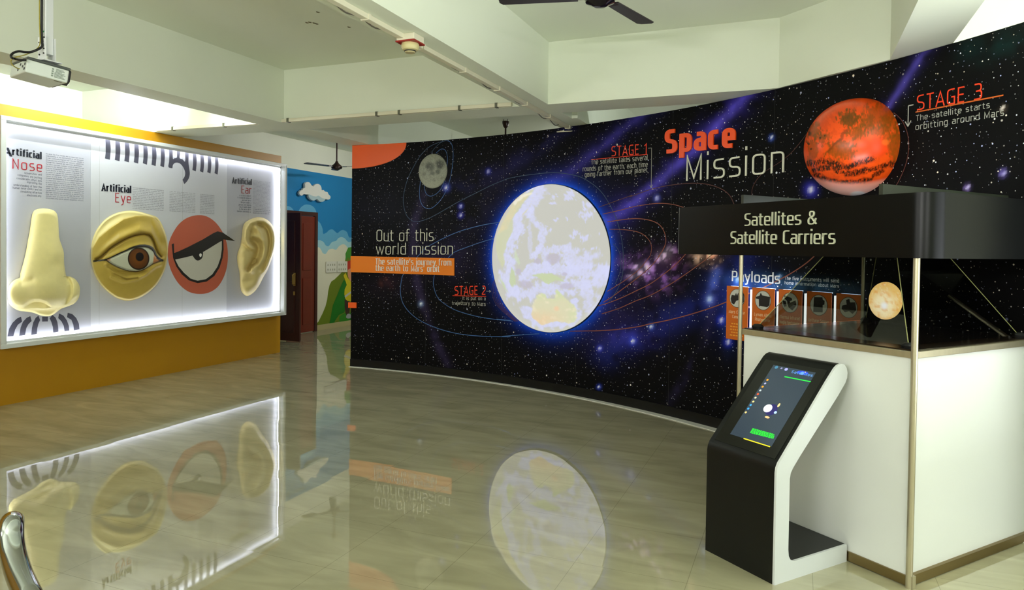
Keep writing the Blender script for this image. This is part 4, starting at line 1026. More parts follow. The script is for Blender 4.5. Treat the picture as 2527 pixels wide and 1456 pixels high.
# dark bars and arcs printed at the top of the eye panel and the foot of the nose panel
zb2 = lambda p: zoom(p, 200, 320, 4.854)
bm = MB()
tops = [(288, 150, 352, 345, 360), (406, 165, 468, 362, 378), (520, 180, 580, 375, 392), (633, 195, 691, 390, 407), (741, 210, 797, 402, 420), (845, 225, 901, 420, 437), (950, 240, 1001, 433, 452), (1335, 300, 1382, 482, 500), (1425, 315, 1471, 497, 514), (1513, 328, 1558, 508, 526), (1600, 340, 1643, 520, 538)]
for xl, yt, xr, yb, yb2 in tops:
    P = catmull(zb2([(xr-6, yt-40), (xr+2, yt+60), (xr, yt+130), (xr-8, yb2)]), 4)+catmull(zb2([(xl-2, yb), (xl+6, yt+120), (xl+6, yt+50), (xl+2, yt-40)]), 4)
    bm.flat([BOX.uv(*p) for p in P], BOX.pt, .0008)
hook = catmull(zb2([(1050, 220), (1056, 300), (1054, 380), (1046, 448), (1092, 462)]), 3)+catmull(zb2([(1094, 462), (1100, 425), (1120, 402), (1150, 395), (1190, 410), (1225, 455), (1246, 510), (1240, 560), (1215, 600)]), 4)+catmull(zb2([(1236, 652), (1268, 620), (1293, 575), (1302, 520), (1292, 440), (1286, 380), (1290, 290), (1284, 230)]), 4)+catmull(zb2([(1238, 230), (1246, 300), (1245, 382), (1215, 355), (1180, 340), (1186, 280), (1184, 225)]), 3)+catmull(zb2([(1144, 220), (1148, 280), (1146, 335), (1120, 342), (1100, 350), (1098, 280), (1094, 220)]), 3)
bm.flat([BOX.uv(*p) for p in hook], BOX.pt, .0008)
build('printed_bars', bm, bars, pnl[1])
zn = lambda p: zoom(p, 0, 480, 3.64)
arcs = [[(188, 1097), (150, 1115), (110, 1155), (82, 1205), (66, 1275), (120, 1272), (135, 1215), (160, 1170), (198, 1142)], [(272, 1092), (238, 1108), (205, 1145), (185, 1195), (172, 1270), (224, 1262), (236, 1200), (255, 1165), (284, 1136)], [(345, 1088), (320, 1108), (298, 1150), (286, 1200), (280, 1262), (330, 1252), (335, 1200), (345, 1160), (360, 1128)],
        [(378, 1098), (430, 1096), (430, 1140), (378, 1142)], [(470, 1082), (498, 1105), (515, 1145), (522, 1190), (524, 1232), (478, 1240), (474, 1190), (462, 1150), (446, 1112)], [(530, 1068), (570, 1088), (600, 1130), (618, 1180), (622, 1222), (580, 1228), (572, 1180), (552, 1140), (522, 1110)], [(608, 1062), (650, 1075), (685, 1110), (708, 1160), (714, 1212), (664, 1220), (658, 1170), (640, 1125), (602, 1102)]]
bm = MB()
for P in arcs: bm.flat([BOX.uv(*p) for p in zn(P)], BOX.pt, .0008)
build('printed_arcs', bm, bars, pnl[0])
# cartoon eye printed between the eye and the ear
zk = lambda p: zoom(p, 380, 480, 3.831)
def kprint(name, P, rgb, d, sm=0):
    Q = [BOX.uv(*p) for p in zk(P)]
    if sm: Q = catmull(Q, sm, closed=True)
    build(name, MB().flat(Q, BOX.pt, d), mat(name+'_ink', rgb, .45), pnl[1] if True else None)
kprint('printed_red_circle', [(413, 195), (500, 208), (580, 262), (645, 350), (685, 450), (698, 560), (690, 680), (655, 790), (595, 880), (510, 930), (413, 940), (320, 915), (240, 850), (180, 760), (142, 660), (130, 560), (140, 460), (175, 370), (235, 280), (315, 220)], (184, 90, 64), .0008, 5)
kprint('printed_black_rim', [(167, 470), (188, 462), (190, 560), (600, 430), (655, 420), (658, 520), (648, 600), (620, 690), (570, 770), (500, 822), (412, 838), (330, 812), (262, 755), (210, 680), (180, 600)], (22, 18, 16), .0013)
kprint('printed_eye_white', [(198, 612), (640, 440), (640, 520), (628, 600), (600, 680), (550, 755), (490, 800), (412, 815), (345, 795), (282, 740), (232, 680)], (196, 193, 180), .0018)
kprint('printed_lid', [(185, 555), (230, 538), (330, 492), (460, 425), (560, 365), (600, 348), (650, 360), (766, 440), (650, 424), (630, 442), (520, 510), (455, 548), (370, 576), (270, 600), (196, 616)], (22, 18, 16), .0023)
kprint('printed_pupil', [(370, 572), (455, 540), (460, 575), (452, 602), (430, 620), (408, 624), (388, 612), (374, 592)], (18, 15, 14), .0026, 3)
kprint('printed_glint', [(437, 556), (447, 562), (449, 575), (443, 589), (434, 590), (427, 578), (428, 564)], (235, 232, 225), .0030, 3)

# ---- sculptures: reliefs whose outlines sit on the panel
def relief(name, label, outline, centre, nr, nt, height, colour, M, powr=1.0):
    out = catmull(outline, 8, closed=True); c = np.array(centre)
    an = np.array([math.atan2(p[1]-c[1], p[0]-c[0]) for p in out]); rd = np.array([math.hypot(p[0]-c[0], p[1]-c[1]) for p in out])
    o_ = np.argsort(an); an, rd = an[o_], rd[o_]
    th = np.linspace(-math.pi, math.pi, nt, endpoint=False)
    rr = np.interp(th, np.r_[an-2*math.pi, an, an+2*math.pi], np.r_[rd, rd, rd])
    ts = (np.arange(1, nr+1)/nr)**powr
    Tm = np.concatenate([[0], np.repeat(ts, nt)])
    Xp = np.concatenate([[c[0]], (c[0]+ts[:, None]*rr*np.cos(th)).ravel()]); Yp = np.concatenate([[c[1]], (c[1]+ts[:, None]*rr*np.sin(th)).ravel()])
    hgt = height(Xp, Yp, Tm)
    vs = [on_x(x, y, XP+.002+max(0, h)) for x, y, h in zip(Xp, Yp, hgt)]
    fs = [(0, 1+j, 1+(j+1) % nt) for j in range(nt)]
    for i in range(nr-1):
        a = 1+i*nt; b_ = a+nt; fs += [(a+j, b_+j, b_+(j+1) % nt, a+(j+1) % nt) for j in range(nt)]
    fs = [f[::-1] for f in fs]
    o = build(name, MB().add(vs, fs), M, smooth='all'); paint(o, np.clip(colour(Xp, Yp, Tm), 0, 1))
    return tag(o, label, 'sculpture', 'face part reliefs in the light box')
def smax(a, b_, k): return k*np.log(np.exp(np.clip(a/k, -60, 60))+np.exp(np.clip(b_/k, -60, 60)))
RM = vcol_mat('cast_relief_paint', .42, spec=.4)
# nose
zN = lambda p: zoom(p, 10, 500, 4.855)
n_out = zN([(470, 70), (545, 78), (605, 100), (640, 150), (652, 260), (662, 420), (690, 510), (716, 600), (720, 720), (735, 830), (750, 882), (800, 888), (860, 925), (905, 1000), (908, 1080), (890, 1150), (840, 1210), (760, 1245), (680, 1275), (600, 1335), (530, 1362), (440, 1352), (350, 1320), (260, 1305), (180, 1295), (110, 1260), (62, 1210), (45, 1130), (52, 1030), (85, 960), (140, 918), (188, 900), (196, 840), (225, 740), (255, 620), (280, 480), (308, 330), (330, 170), (352, 105), (400, 78)])
def nose_h(x, y, t):
    X = (x-10)*4.855; Y = (y-500)*4.855
    hw = np.interp(Y, [70, 400, 700, 900, 1100], [150, 190, 250, 300, 330]); xc = np.interp(Y, [70, 1100], [490, 470])
    Hb = np.interp(Y, [60, 110, 400, 600, 800, 1000], [.05, .085, .105, .13, .15, .17])
    br = Hb*np.sqrt(np.clip(1-((X-xc)/hw)**2, 0, 1))*smooth(1330, 1130, Y)
    def el(cx_, cy_, a_, b_, h): return h*np.sqrt(np.clip(1-((X-cx_)/a_)**2-((Y-cy_)/b_)**2, 0, 1))
    h = smax(br, el(480, 1030, 260, 250, .185), .012); h = smax(h, el(230, 1090, 190, 200, .13), .012); h = smax(h, el(800, 1060, 130, 180, .095), .010)
    # the tip ends in a lip, the base under it falls back to the panel
    lipY = np.interp(X, [60, 160, 230, 300, 360, 430, 500, 560, 620, 700, 760, 820, 900], [1190, 1235, 1240, 1190, 1165, 1165, 1190, 1235, 1255, 1250, 1220, 1160, 1100])
    under = smooth(-12, 26, Y-lipY)
    base = .06*np.sqrt(np.clip(1-t**4, 0, 1))+.012*gauss(X-520, 40)
    h = h*(1-under)+np.minimum(h, base)*under
    h = h - .03*gauss(seg_dist(X, Y, [(750, 890), (800, 980), (800, 1090), (740, 1200)]), 16) - .016*gauss(seg_dist(X, Y, [(190, 900), (215, 950), (330, 930)]), 30)
    h = h+.014*gauss(np.hypot((X-640)/70, (Y-600)/90), .8)-.012*gauss(np.hypot((X-560)/90, (Y-300)/120), .8)-.010*gauss(np.hypot((X-620)/70, (Y-760)/60), .8)
    return h*smooth(1.0, .93, t)**.5+.004
def cream(X, Y, t):
    c = np.tile(linA((240, 226, 158)), (len(X), 1)); n_ = fbm(X/9, Y/9, 71)
    return c*(1-.08*(n_[:, None]-.5))
relief('nose_relief', 'large cream cast nose hung in the light box, above the arc of dark bars', n_out, (108, 690), 80, 220, nose_h, cream, RM)
# eye
zY = lambda p: zoom(p, 220, 510, 6.065)
e_out = zY([(620, 60), (750, 75), (880, 110), (1000, 150), (1055, 205), (1105, 300), (1150, 430), (1178, 590), (1172, 760), (1140, 920), (1080, 1060), (1000, 1180), (880, 1290), (740, 1370), (600, 1408), (480, 1392), (370, 1342), (260, 1257), (170, 1160), (90, 1030), (45, 900), (25, 760), (30, 620), (50, 500), (90, 390), (150, 290), (240, 190), (350, 120), (480, 75)])
UL = [(255, 795), (330, 765), (400, 732), (480, 695), (560, 662), (620, 632), (690, 610), (760, 598), (830, 598), (890, 612), (935, 640), (965, 680), (985, 730), (1030, 775), (1095, 805)]
LLd = [(255, 795), (300, 830), (350, 862), (410, 895), (470, 920), (540, 945), (600, 960), (700, 968), (770, 955), (830, 930), (900, 890), (950, 855), (1020, 828), (1095, 805)]
opening = UL+LLd[::-1][1:-1]
crease = [(110, 790), (170, 762), (230, 705), (300, 640), (370, 588), (450, 540), (530, 495), (600, 462), (680, 435), (760, 418), (830, 412), (890, 424), (930, 452), (960, 500), (982, 560), (1000, 620), (1030, 690), (1080, 750)]
def eyeX(x, y): return (x-220)*6.065, (y-510)*6.065
def eye_h(x, y, t):
    X, Y = eyeX(x, y)
    D = np.hypot((X-600)/580, (Y-735)/680)
    h = .085*np.sqrt(np.clip(1.12-D**2, 0, 1)); h = h*smooth(1.0, .955, t)**.6
    # brow: the face leans back above the ridge, so the top catches the light
    ridge = np.interp(X, [60, 150, 330, 520, 700, 850, 1000, 1060], [620, 470, 320, 195, 150, 147, 168, 220])
    h = h-.07*smooth(0, 230, ridge-Y)*smooth(1.0, .8, t)-.012*smooth(0, 30, ridge-Y)
    bel = np.interp(X, [60, 150, 260, 400, 600, 760, 900], [930, 1085, 1240, 1338, 1383, 1350, 1270])
    h = h-.02*smooth(0, 20, Y-bel)
    do = poly_sd(X, Y, opening)
    ball = .070+.03*np.sqrt(np.clip(1-((X-660)/480)**2-((Y-780)/300)**2, 0, 1))
    h = np.where(do < 0, ball-.012*smooth(-30, 0, do), h)
    lid = gauss(np.where(do > 0, do-22, 99), 26); h = h+.016*lid*(Y < 960)
    dc = seg_dist(X, Y, crease); h = h-.030*gauss(dc, 15)
    up = np.interp(X, [110, 450, 760, 930, 1080], [800, 545, 418, 455, 750])
    h = h+.022*gauss(Y-(up-70), 45)*smooth(80, 300, X)*smooth(1120, 950, X)-.016*gauss(Y-(up-190), 60)*smooth(200, 500, X)
    b1 = seg_dist(X, Y, [(250, 870), (350, 975), (480, 1042), (600, 1068), (750, 1045), (880, 985), (1000, 892), (1070, 868)])
    b2 = seg_dist(X, Y, [(330, 1060), (500, 1130), (700, 1100), (850, 1020)])
    b0 = seg_dist(X, Y, [(300, 905), (420, 985), (560, 1030), (700, 1025), (830, 985)])
    h = h+.016*gauss(b1, 18)+.010*gauss(b2, 14)-.016*gauss(b0, 22)-.009*gauss(seg_dist(X, Y, [(380, 1010), (560, 1092), (730, 1072)]), 10)
    return h+.004
def eye_c(x, y, t):
    X, Y = eyeX(x, y); global col
    col = np.tile(linA((184, 158, 70)), (len(X), 1)); n_ = fbm(X/60, Y/60, 73); col = col*(1-.12*(n_[:, None]-.5))
    ridge = np.interp(X, [60, 150, 330, 520, 700, 850, 1000, 1060], [620, 470, 320, 195, 150, 147, 168, 220])
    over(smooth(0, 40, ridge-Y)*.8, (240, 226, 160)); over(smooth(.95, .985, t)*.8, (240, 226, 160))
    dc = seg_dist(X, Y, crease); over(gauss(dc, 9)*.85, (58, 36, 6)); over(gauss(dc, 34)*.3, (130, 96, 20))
    do = poly_sd(X, Y, opening)
    over(smooth(2, -2, do), (196, 198, 176))
    over(smooth(2, -2, do)*(1-smooth(20, 70, np.hypot(X-275, (Y-790)*1.4)))*.8, (190, 130, 84)); over(smooth(2, -2, do)*smooth(955, 972, X+.12*(Y-780))*.95, (186, 116, 62))
    ir = np.hypot((X-740)/165, (Y-778)/172); ca = smooth(2, -2, do)
    over(ca*(1-smooth(.96, 1.0, ir)), (26, 18, 10)); over(ca*(1-smooth(.80, .94, ir)), (92, 52, 14)); over(ca*(1-smooth(.3, .75, ir))*.7, (120, 72, 18))
    over(ca*(1-smooth(.9, 1.1, np.hypot((X-757)/62, (Y-750)/66))), (10, 8, 6))
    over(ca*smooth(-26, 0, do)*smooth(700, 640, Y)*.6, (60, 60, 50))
    du = seg_dist(X, Y, UL); dl_ = seg_dist(X, Y, LLd); th_ = np.interp(X, [255, 560, 760, 960, 1095], [9, 16, 26, 34, 12])
    above = (do > -3)
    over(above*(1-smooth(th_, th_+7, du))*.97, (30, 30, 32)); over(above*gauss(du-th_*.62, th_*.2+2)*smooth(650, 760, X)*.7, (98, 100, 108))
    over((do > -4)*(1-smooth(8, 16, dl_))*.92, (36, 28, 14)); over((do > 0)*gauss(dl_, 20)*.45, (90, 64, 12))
    over((1-smooth(11, 17, seg_dist(X, Y, [(70, 815), (150, 806), (255, 795)])))*.97, (22, 24, 20)); over((1-smooth(12, 20, seg_dist(X, Y, [(1020, 770), (1060, 800), (1098, 806)])))*.95, (24, 22, 20))
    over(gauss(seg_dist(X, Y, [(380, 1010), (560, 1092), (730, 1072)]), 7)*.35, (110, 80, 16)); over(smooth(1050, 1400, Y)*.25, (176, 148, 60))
    return col
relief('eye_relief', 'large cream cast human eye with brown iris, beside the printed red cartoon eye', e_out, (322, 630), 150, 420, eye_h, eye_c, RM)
# ear
zR = lambda p: zoom(p, 570, 520, 6.33)
r_out = zR([(430, 100), (520, 118), (600, 170), (660, 250), (692, 350), (702, 450), (692, 560), (662, 680), (620, 800), (570, 930), (510, 1030), (470, 1110), (420, 1200), (350, 1280), (260, 1332), (200, 1305), (160, 1250), (142, 1170), (138, 1060), (128, 950), (105, 850), (95, 750), (105, 650), (140, 560), (160, 450), (172, 350), (185, 260), (215, 190), (280, 145), (350, 115)])
def ear_h(x, y, t):
    X = (x-570)*6.33; Y = (y-520)*6.33
    h = .055*np.sqrt(np.clip(1-t**6, 0, 1))
    def rid(P, s, k): return k*gauss(seg_dist(X, Y, P), s)
    helix = [(330, 590), (270, 520), (232, 420), (238, 300), (300, 195), (400, 148), (510, 155), (600, 225), (652, 335), (664, 460), (648, 600), (606, 740), (552, 870), (500, 945)]
    anti = [(390, 265), (470, 360), (516, 480), (522, 620), (500, 740), (440, 830), (372, 872), (335, 918)]
    h += rid(helix, 36, .036)+rid(anti, 40, .030)+rid([(350, 400), (430, 420), (500, 470)], 30, .014)
    h -= rid([(430, 218), (520, 235), (575, 290), (605, 380), (612, 500), (590, 660), (545, 800), (480, 925)], 24, .032)
    h -= rid([(345, 250), (330, 340), (360, 320)], 34, .020)
    h -= rid([(330, 460), (400, 520), (430, 590), (410, 700), (370, 780)], 44, .045); h -= rid([(360, 800), (300, 860), (272, 905)], 26, .055)
    h += rid([(210, 640), (235, 730), (210, 830)], 62, .020); h -= rid([(200, 530), (280, 600), (340, 640)], 20, .016)
    h += rid([(220, 1000), (260, 970), (320, 960)], 34, .008); h += rid([(250, 1230), (330, 1160), (420, 1000)], 60, .012); h -= rid([(220, 1100), (310, 1080)], 50, .014)
    return np.clip(h, .002, 1)*1.9*smooth(1.0, .95, t)**.5+.003
relief('ear_relief', 'large cream cast ear hung at the far end of the light box', r_out, (634, 625), 110, 320, ear_h, lambda X, Y, t: np.tile(linA((226, 206, 140)), (len(X), 1)), RM)
# ================================================================== DISPLAY CABINET
thc = 2.4770236
EL = np.array([math.cos(thc), math.sin(thc), 0]); ER = np.array([math.cos(thc-math.pi/2), math.sin(thc-math.pi/2), 0]); EZ = np.array([0, 0, 1.0])
C0 = np.array([.502, 3.686, 0])
CWd, CD_ = 1.035, 1.16
def K(a, b_, z): return C0+EL*a+ER*b_+EZ*z
def kbox(mb, a0, b0, z0, a1, b1, z1): return mb.obox(K(a0, b0, z0), EL*(a1-a0), ER*(b1-b0), EZ*(z1-z0))
cab = thing('display_cabinet', K(CWd/2, CD_/2, 0), 'white display cabinet with steel posts, glass pyramid and black header, behind the touch screen kiosk', 'cabinet')
mb = MB(); kbox(mb, .02, .012, .045, CWd-.02, CD_-.012, 1.066)
build('body', mb, white_lam, cab, bevel=.003)
mb = MB()
for a0, b0, a1, b1 in ((.0, .002, CWd, .02), (.002, 0, .02, CD_), (CWd-.02, 0, CWd, CD_), (0, CD_-.02, CWd, CD_)): kbox(mb, a0, b0, .004, a1, b1, .05)
build('plinth', mb, mat('bronze_steel', (140, 122, 84), .35, 1.0), cab)
mb = MB()
for a0, b0, a1, b1 in ((.0, .0, CWd, .02), (.0, 0, .02, CD_), (CWd-.02, 0, CWd, CD_), (0, CD_-.02, CWd, CD_)): kbox(mb, a0, b0, 1.066, a1, b1, 1.098)
build('edge_trim', mb, steel, cab, bevel=.002)
mb = MB(); kbox(mb, .018, .018, 1.066, CWd-.018, CD_-.018, 1.104)
build('table_top', mb, noisy(mat('dark_wood_top', (34, 26, 20), .16), 6, .3, stretch=(1, .2, 1)), cab)
for a, b_, r_p in ((0, 0, .015), (CWd, 0, .012), (0, CD_, .012), (CWd, CD_, .012)):
    mb = MB().tube([K(a, b_, 0), K(a, b_, 1.56)], r_p, 16); kbox(mb, a-.02, b_-.006, 0, a+.006, b_+.02, .06) if a == 0 and b_ == 0 else None
    build('post', mb, steel, cab, smooth=True)
# header band with a rounded corner
rc = .10; off = .024; offa = .085
path_h = [(1.535, -off)]
for k in range(13):
    a = math.pi/2*k/12; path_h.append((rc-offa-rc*math.sin(a), rc-off-rc*math.cos(a)))
path_h.append((-offa, 1.25))
inner = [(1.535, -off+.02)]
for k in range(13):
    a = math.pi/2*k/12; inner.append((rc-offa-(rc-.02)*math.sin(a), rc-off-(rc-.02)*math.cos(a)))
inner.append((-offa+.02, 1.25))
ZH0, ZH1 = 1.531, 1.832
vs = []
for (a, b_), (c, d) in zip(path_h, inner): vs += [K(a, b_, ZH0), K(a, b_, ZH1), K(c, d, ZH1), K(c, d, ZH0)]
n = len(path_h); fs = [(4*i+j, 4*i+(j+1) % 4, 4*(i+1)+(j+1) % 4, 4*(i+1)+j) for i in range(n-1) for j in range(4)]+[(0, 3, 2, 1), (4*n-4, 4*n-3, 4*n-2, 4*n-1)]
head = build('header_band', MB().add(vs, fs), black_lam, cab, smooth=True)
mb = MB(); kbox(mb, 1.536, -off, ZH0, 1.5385, -off+.02, ZH1); build('header_edge', mb, mat('grey_edge', (120, 124, 124), .4), head)
mb = MB(); kbox(mb, CWd-.01, -.002, 1.55, CWd+.008, CD_, 1.885); kbox(mb, .17, -.002, 1.55, .19, CD_, 1.885); kbox(mb, .02, CD_-.03, 1.55, CWd, CD_, 1.84)
build('screen_housing', mb, mat('housing_black', (46, 50, 42), .35), cab)
mb = MB(); kbox(mb, .2, .12, 1.60, CWd-.02, CD_-.12, 1.66); build('ceiling_screen', mb, dark, cab)
HP = Plane(K(0, -off, 0), -EL, EZ)
for s_, bl, br, tl in (('Satellites &', (1838.5, 557.5), (2018, 554), (1838.5, 527)), ('Satellite Carriers', (1804, 602), (2063, 602.5), (1804, 571))):
    ws_ = [MB()]; text_px(ws_[0], HP, s_, bl, br, tl, .088, d0=.001, depth=.009, ls=.08, seg=5, words=ws_)
    for q_ in ws_: build('header_word', q_, mat('header_letters', (204, 206, 182), .4), head)
# glass pyramid: three of four sides can be seen through
G = bpy.data.materials.new('tinted_glass'); G.use_nodes = True
g = G.node_tree; g.nodes.clear()
go = g.nodes.new('ShaderNodeOutputMaterial'); gm = g.nodes.new('ShaderNodeMixShader'); gt = g.nodes.new('ShaderNodeBsdfTransparent'); gg = g.nodes.new('ShaderNodeBsdfGlossy'); gl0 = g.nodes.new('ShaderNodeLayerWeight'); gp_ = g.nodes.new('ShaderNodeMath'); gp_.operation = 'POWER'; gp_.inputs[1].default_value = 5; gf = g.nodes.new('ShaderNodeMapRange')
gt.inputs[0].default_value = (.52, .54, .50, 1); gg.inputs['Roughness'].default_value = .01; gf.inputs['To Min'].default_value = .05; gl0.inputs[0].default_value = .5
g.links.new(gl0.outputs['Facing'], gp_.inputs[0]); g.links.new(gp_.outputs[0], gf.inputs['Value'])
g.links.new(gf.outputs[0], gm.inputs[0]); g.links.new(gt.outputs[0], gm.inputs[1]); g.links.new(gg.outputs[0], gm.inputs[2]); g.links.new(gm.outputs[0], go.inputs[0])
zb_, zt_ = 1.115, 1.60; ap = (.5, .56, 1.92)
cs = [(.07, .07), (CWd-.07, .07), (CWd-.07, CD_-.07), (.07, CD_-.07)]
kk = (zt_-zb_)/(ap[2]-zb_)
tp = [(a+(ap[0]-a)*kk, b_+(ap[1]-b_)*kk) for a, b_ in cs]
for i in range(4):
    j = (i+1) % 4
    P = [K(*cs[i], zb_), K(*cs[j], zb_), K(*tp[j], zt_), K(*tp[i], zt_)]
    nrm_ = np.cross(P[1]-P[0], P[3]-P[0]); nrm_ /= np.linalg.norm(nrm_)
    build('glass_pane', MB().add(P, [(0, 1, 2, 3)]), G, cab)
ge = mat('glass_edge', (150, 150, 96), .3)
for i in range(4): build('glass_joint', MB().tube([K(*cs[i], zb_), K(*tp[i], zt_)], .0022, 6), ge, cab)
for i in range(4): build('glass_foot', MB().lathe([(.0, 0), (.03, 0), (.034, .012), (.02, .024), (0, .026)], K(*cs[i], 1.104), 14), dark, cab, smooth=True)
# the floating planet shown inside the pyramid
pc = K(.46, .5, 1.29)
mbp = MB(); nu_, nv_ = 64, 40
vs = [pc+np.array([0, 0, .104])]
for i in range(1, nv_):
    a = math.pi*i/nv_
    for j in range(nu_): c = 2*math.pi*j/nu_; vs.append(pc+np.array([.083*math.sin(a)*math.cos(c), .083*math.sin(a)*math.sin(c), .104*math.cos(a)]))
vs.append(pc-np.array([0, 0, .104])); e = len(vs)-1
fs = [(0, 1+j, 1+(j+1) % nu_) for j in range(nu_)]+[(1+i*nu_+j, 1+(i+1)*nu_+j, 1+(i+1)*nu_+(j+1) % nu_, 1+i*nu_+(j+1) % nu_) for i in range(nv_-2) for j in range(nu_)]+[(e, 1+(nv_-2)*nu_+(j+1) % nu_, 1+(nv_-2)*nu_+j) for j in range(nu_)]
mbp.add(vs, fs); gv = np.array(mbp.v); pp = proj(gv); dx = (pp[:, 0]-2182)/42; dy = (pp[:, 1]-752)/47
n_ = fbm(pp[:, 0]/9, pp[:, 1]/9, 81); n2 = fbm(pp[:, 0]/4+pp[:, 1]/8, pp[:, 1]/4-pp[:, 0]/8, 83)
col = np.tile(linA((240, 196, 116)), (len(gv), 1)); over(smooth(1.0, .3, np.hypot(dx+.05, dy))*.9, (255, 240, 200)); over(smooth(.5, .75, n_)*.6, (236, 160, 70)); over(smooth(.55, .8, n2)*.4, (255, 246, 214)); over(smooth(.3, .05, np.hypot(dx, dy-.05)), (250, 250, 255))
over(smooth(.55, .95, dy)*.5, (240, 170, 100))
o = build('projected_planet', mbp, vcol_mat('planet_glow', .6, emit=1.35, dim=.4), cab, smooth='all'); paint(o, col)

# ================================================================== TOUCH SCREEN KIOSK
K0 = np.array([-.076, 3.458, 0]); KW = .4377
def Q(u, z, w): return K0+ER*u+EL*w+EZ*z
prof_out = [(0, 0), (0, .525), (.004, .548), (.016, .570), (.345, .920), (.408, .983), (.430, .997), (.455, 1.003), (.478, .998), (.497, .980), (.506, .955), (.503, .930), (.490, .905)]
prof_in = [(.437, .848), (.161, .583), (.112, .532), (.098, .512), (.092, .485), (.092, .150), (.096, .118), (.110, .096), (.135, .086), (.531, .086), (.531, 0)]
prof = prof_out+prof_in
kio = thing('touchscreen_kiosk', Q(.26, 0, KW/2), 'black touch screen kiosk with white sides, standing against the white display cabinet', 'kiosk')
side_t = .012
build('shell', MB().prism([(u, z) for u, z in prof], lambda u, z, d: Q(u, z, KW-.001-d) if False else Q(u, z, d), side_t, KW), mat('kiosk_black', (13, 15, 15), .38, spec=.3), kio, smooth=32)
for w0, w1 in ((.0, side_t),):
    build('side_panel', MB().prism(prof, lambda u, z, d: Q(u, z, d), w0, w1), mat('kiosk_white', (212, 216, 218), .35), kio, smooth=32)
# sloping face: frame, glass, screen
s0, s1 = np.array([.016, .570]), np.array([.408, .983]); sl = (s1-s0)/np.linalg.norm(s1-s0); SLen = np.linalg.norm(s1-s0)
SU = -EL; SV = ER*sl[0]+EZ*sl[1]
SP = Plane(Q(s0[0], s0[1], KW), SU, SV)            # u from the left edge, v up the slope
cr4 = [SP.uv(*p) for p in ((1802, 1071), (1902, 1104), (2016, 921), (1911, 902))]
print('kiosk screen', np.round(cr4, 3), SLen)
ua, ub = (cr4[0][0]+cr4[3][0])/2, (cr4[1][0]+cr4[2][0])/2; va, vb = (cr4[0][1]+cr4[1][1])/2, (cr4[2][1]+cr4[3][1])/2
build('bezel', MB().prism([(.03, .012), (KW-.03, .012), (KW-.03, SLen-.02), (.03, SLen-.02)], SP.pt, .0, .003), mat('bezel_black', (14, 15, 15), .2), kio)
scr = build('screen', MB().prism([(ua, va), (ub, va), (ub, vb), (ua, vb)], SP.pt, .0031, .0042), mat('screen_grey', (38, 48, 60), .12, emit=.55, emit_rgb=(58, 72, 88)), kio)
w_, h_ = ub-ua, vb-va
def sxy(x, y): return SP.uv(1720+x/5.2, 860+y/5.2)
def spic(name, pts, rgb, e=1.0, d=.0047): return build(name, MB().flat(pts, SP.pt, d), mat('glow_'+name+str(rgb), rgb, .4, emit=e), scr)
def sdisc(name, x, y, r_d, rgb, e=1.0, d=.0047, ry=None):
    u, v = sxy(x, y); return spic(name, [(u+r_d*math.cos(k*math.pi/12), v+(ry or r_d)*math.sin(k*math.pi/12)) for k in range(24)], rgb, e, d)
for x, y, rgb in ((910, 410, (236, 150, 30)), (880, 456, (150, 150, 190)), (848, 498, (230, 140, 30)), (818, 545, (170, 180, 186)), (787, 592, (226, 80, 40)), (756, 638, (196, 190, 160)), (728, 688, (200, 180, 120)), (695, 732, (60, 150, 220)), (664, 778, (50, 150, 235)), (632, 826, (206, 176, 110))):
    sdisc('planet_icon', x, y, .0062, rgb)
sdisc('home_icon', 1025, 248, .010, (60, 110, 140)); sdisc('small_icon', 1090, 262, .006, (120, 120, 160)); sdisc('globe_icon', 1150, 275, .009, (150, 150, 240))
sdisc('blue_glow', 958, 792, .034, (34, 30, 92), .8, .0044); sdisc('ring', 907, 890, .014, (220, 170, 120), 1, .0047, .006); sdisc('ring', 1056, 735, .006, (220, 190, 130), 1, .0047, .012); sdisc('spark', 1012, 828, .008, (160, 190, 255)); sdisc('earth_icon', 915, 775, .024, (236, 236, 240), 1.1)
sdisc('blue_haze', 1360, 320, .034, (40, 70, 200), .6, .0044, .012); sdisc('blue_star', 1355, 325, .010, (90, 140, 255)); sdisc('orange_star', 1395, 312, .003, (255, 200, 120))
def sq(name, P, rgb, e=1.0, d=.0047): spic(name, [sxy(*p) for p in P], rgb, e, d)
gl = mat('glow_green_lines', (30, 220, 40), .4, emit=1.0); c4 = [sxy(*p) for p in ((722, 1028), (1008, 1108), (985, 1168), (682, 1092))]
mb = MB(); TLq, TRq, BRq, BLq = (np.array(c) for c in c4)
for k in range(7):
    t0 = k/7+.02; x = 0
    while x < .97:
        l_ = .03+.07*random.random(); x1 = min(1, x+l_)
        f = lambda s, t: tuple((TLq*(1-s)+TRq*s)*(1-t)+(BLq*(1-s)+BRq*s)*t)
        mb.flat([f(x, t0+.1), f(x1, t0+.1), f(x1, t0), f(x, t0)], SP.pt, .0047); x = x1+.02
build('caption_text', mb, gl, scr)
sq('green_line', [(1130, 362), (1468, 428), (1464, 440), (1126, 374)], (30, 200, 60)); sq('yellow_line', [(606, 1155), (946, 1262), (942, 1274), (602, 1167)], (226, 206, 30))
mb = MB(); a_ = sxy(1212, 312); c_ = sxy(1488, 366); tl_ = sxy(1222, 282)
letters(mb, SP.pt, 'Satellites', a_[0], (a_[1]+c_[1])/2-.003, c_[0], .016, .12, d0=.0047); build('screen_title', mb, mat('glow_title', (90, 150, 220), .4, emit=.9), scr)

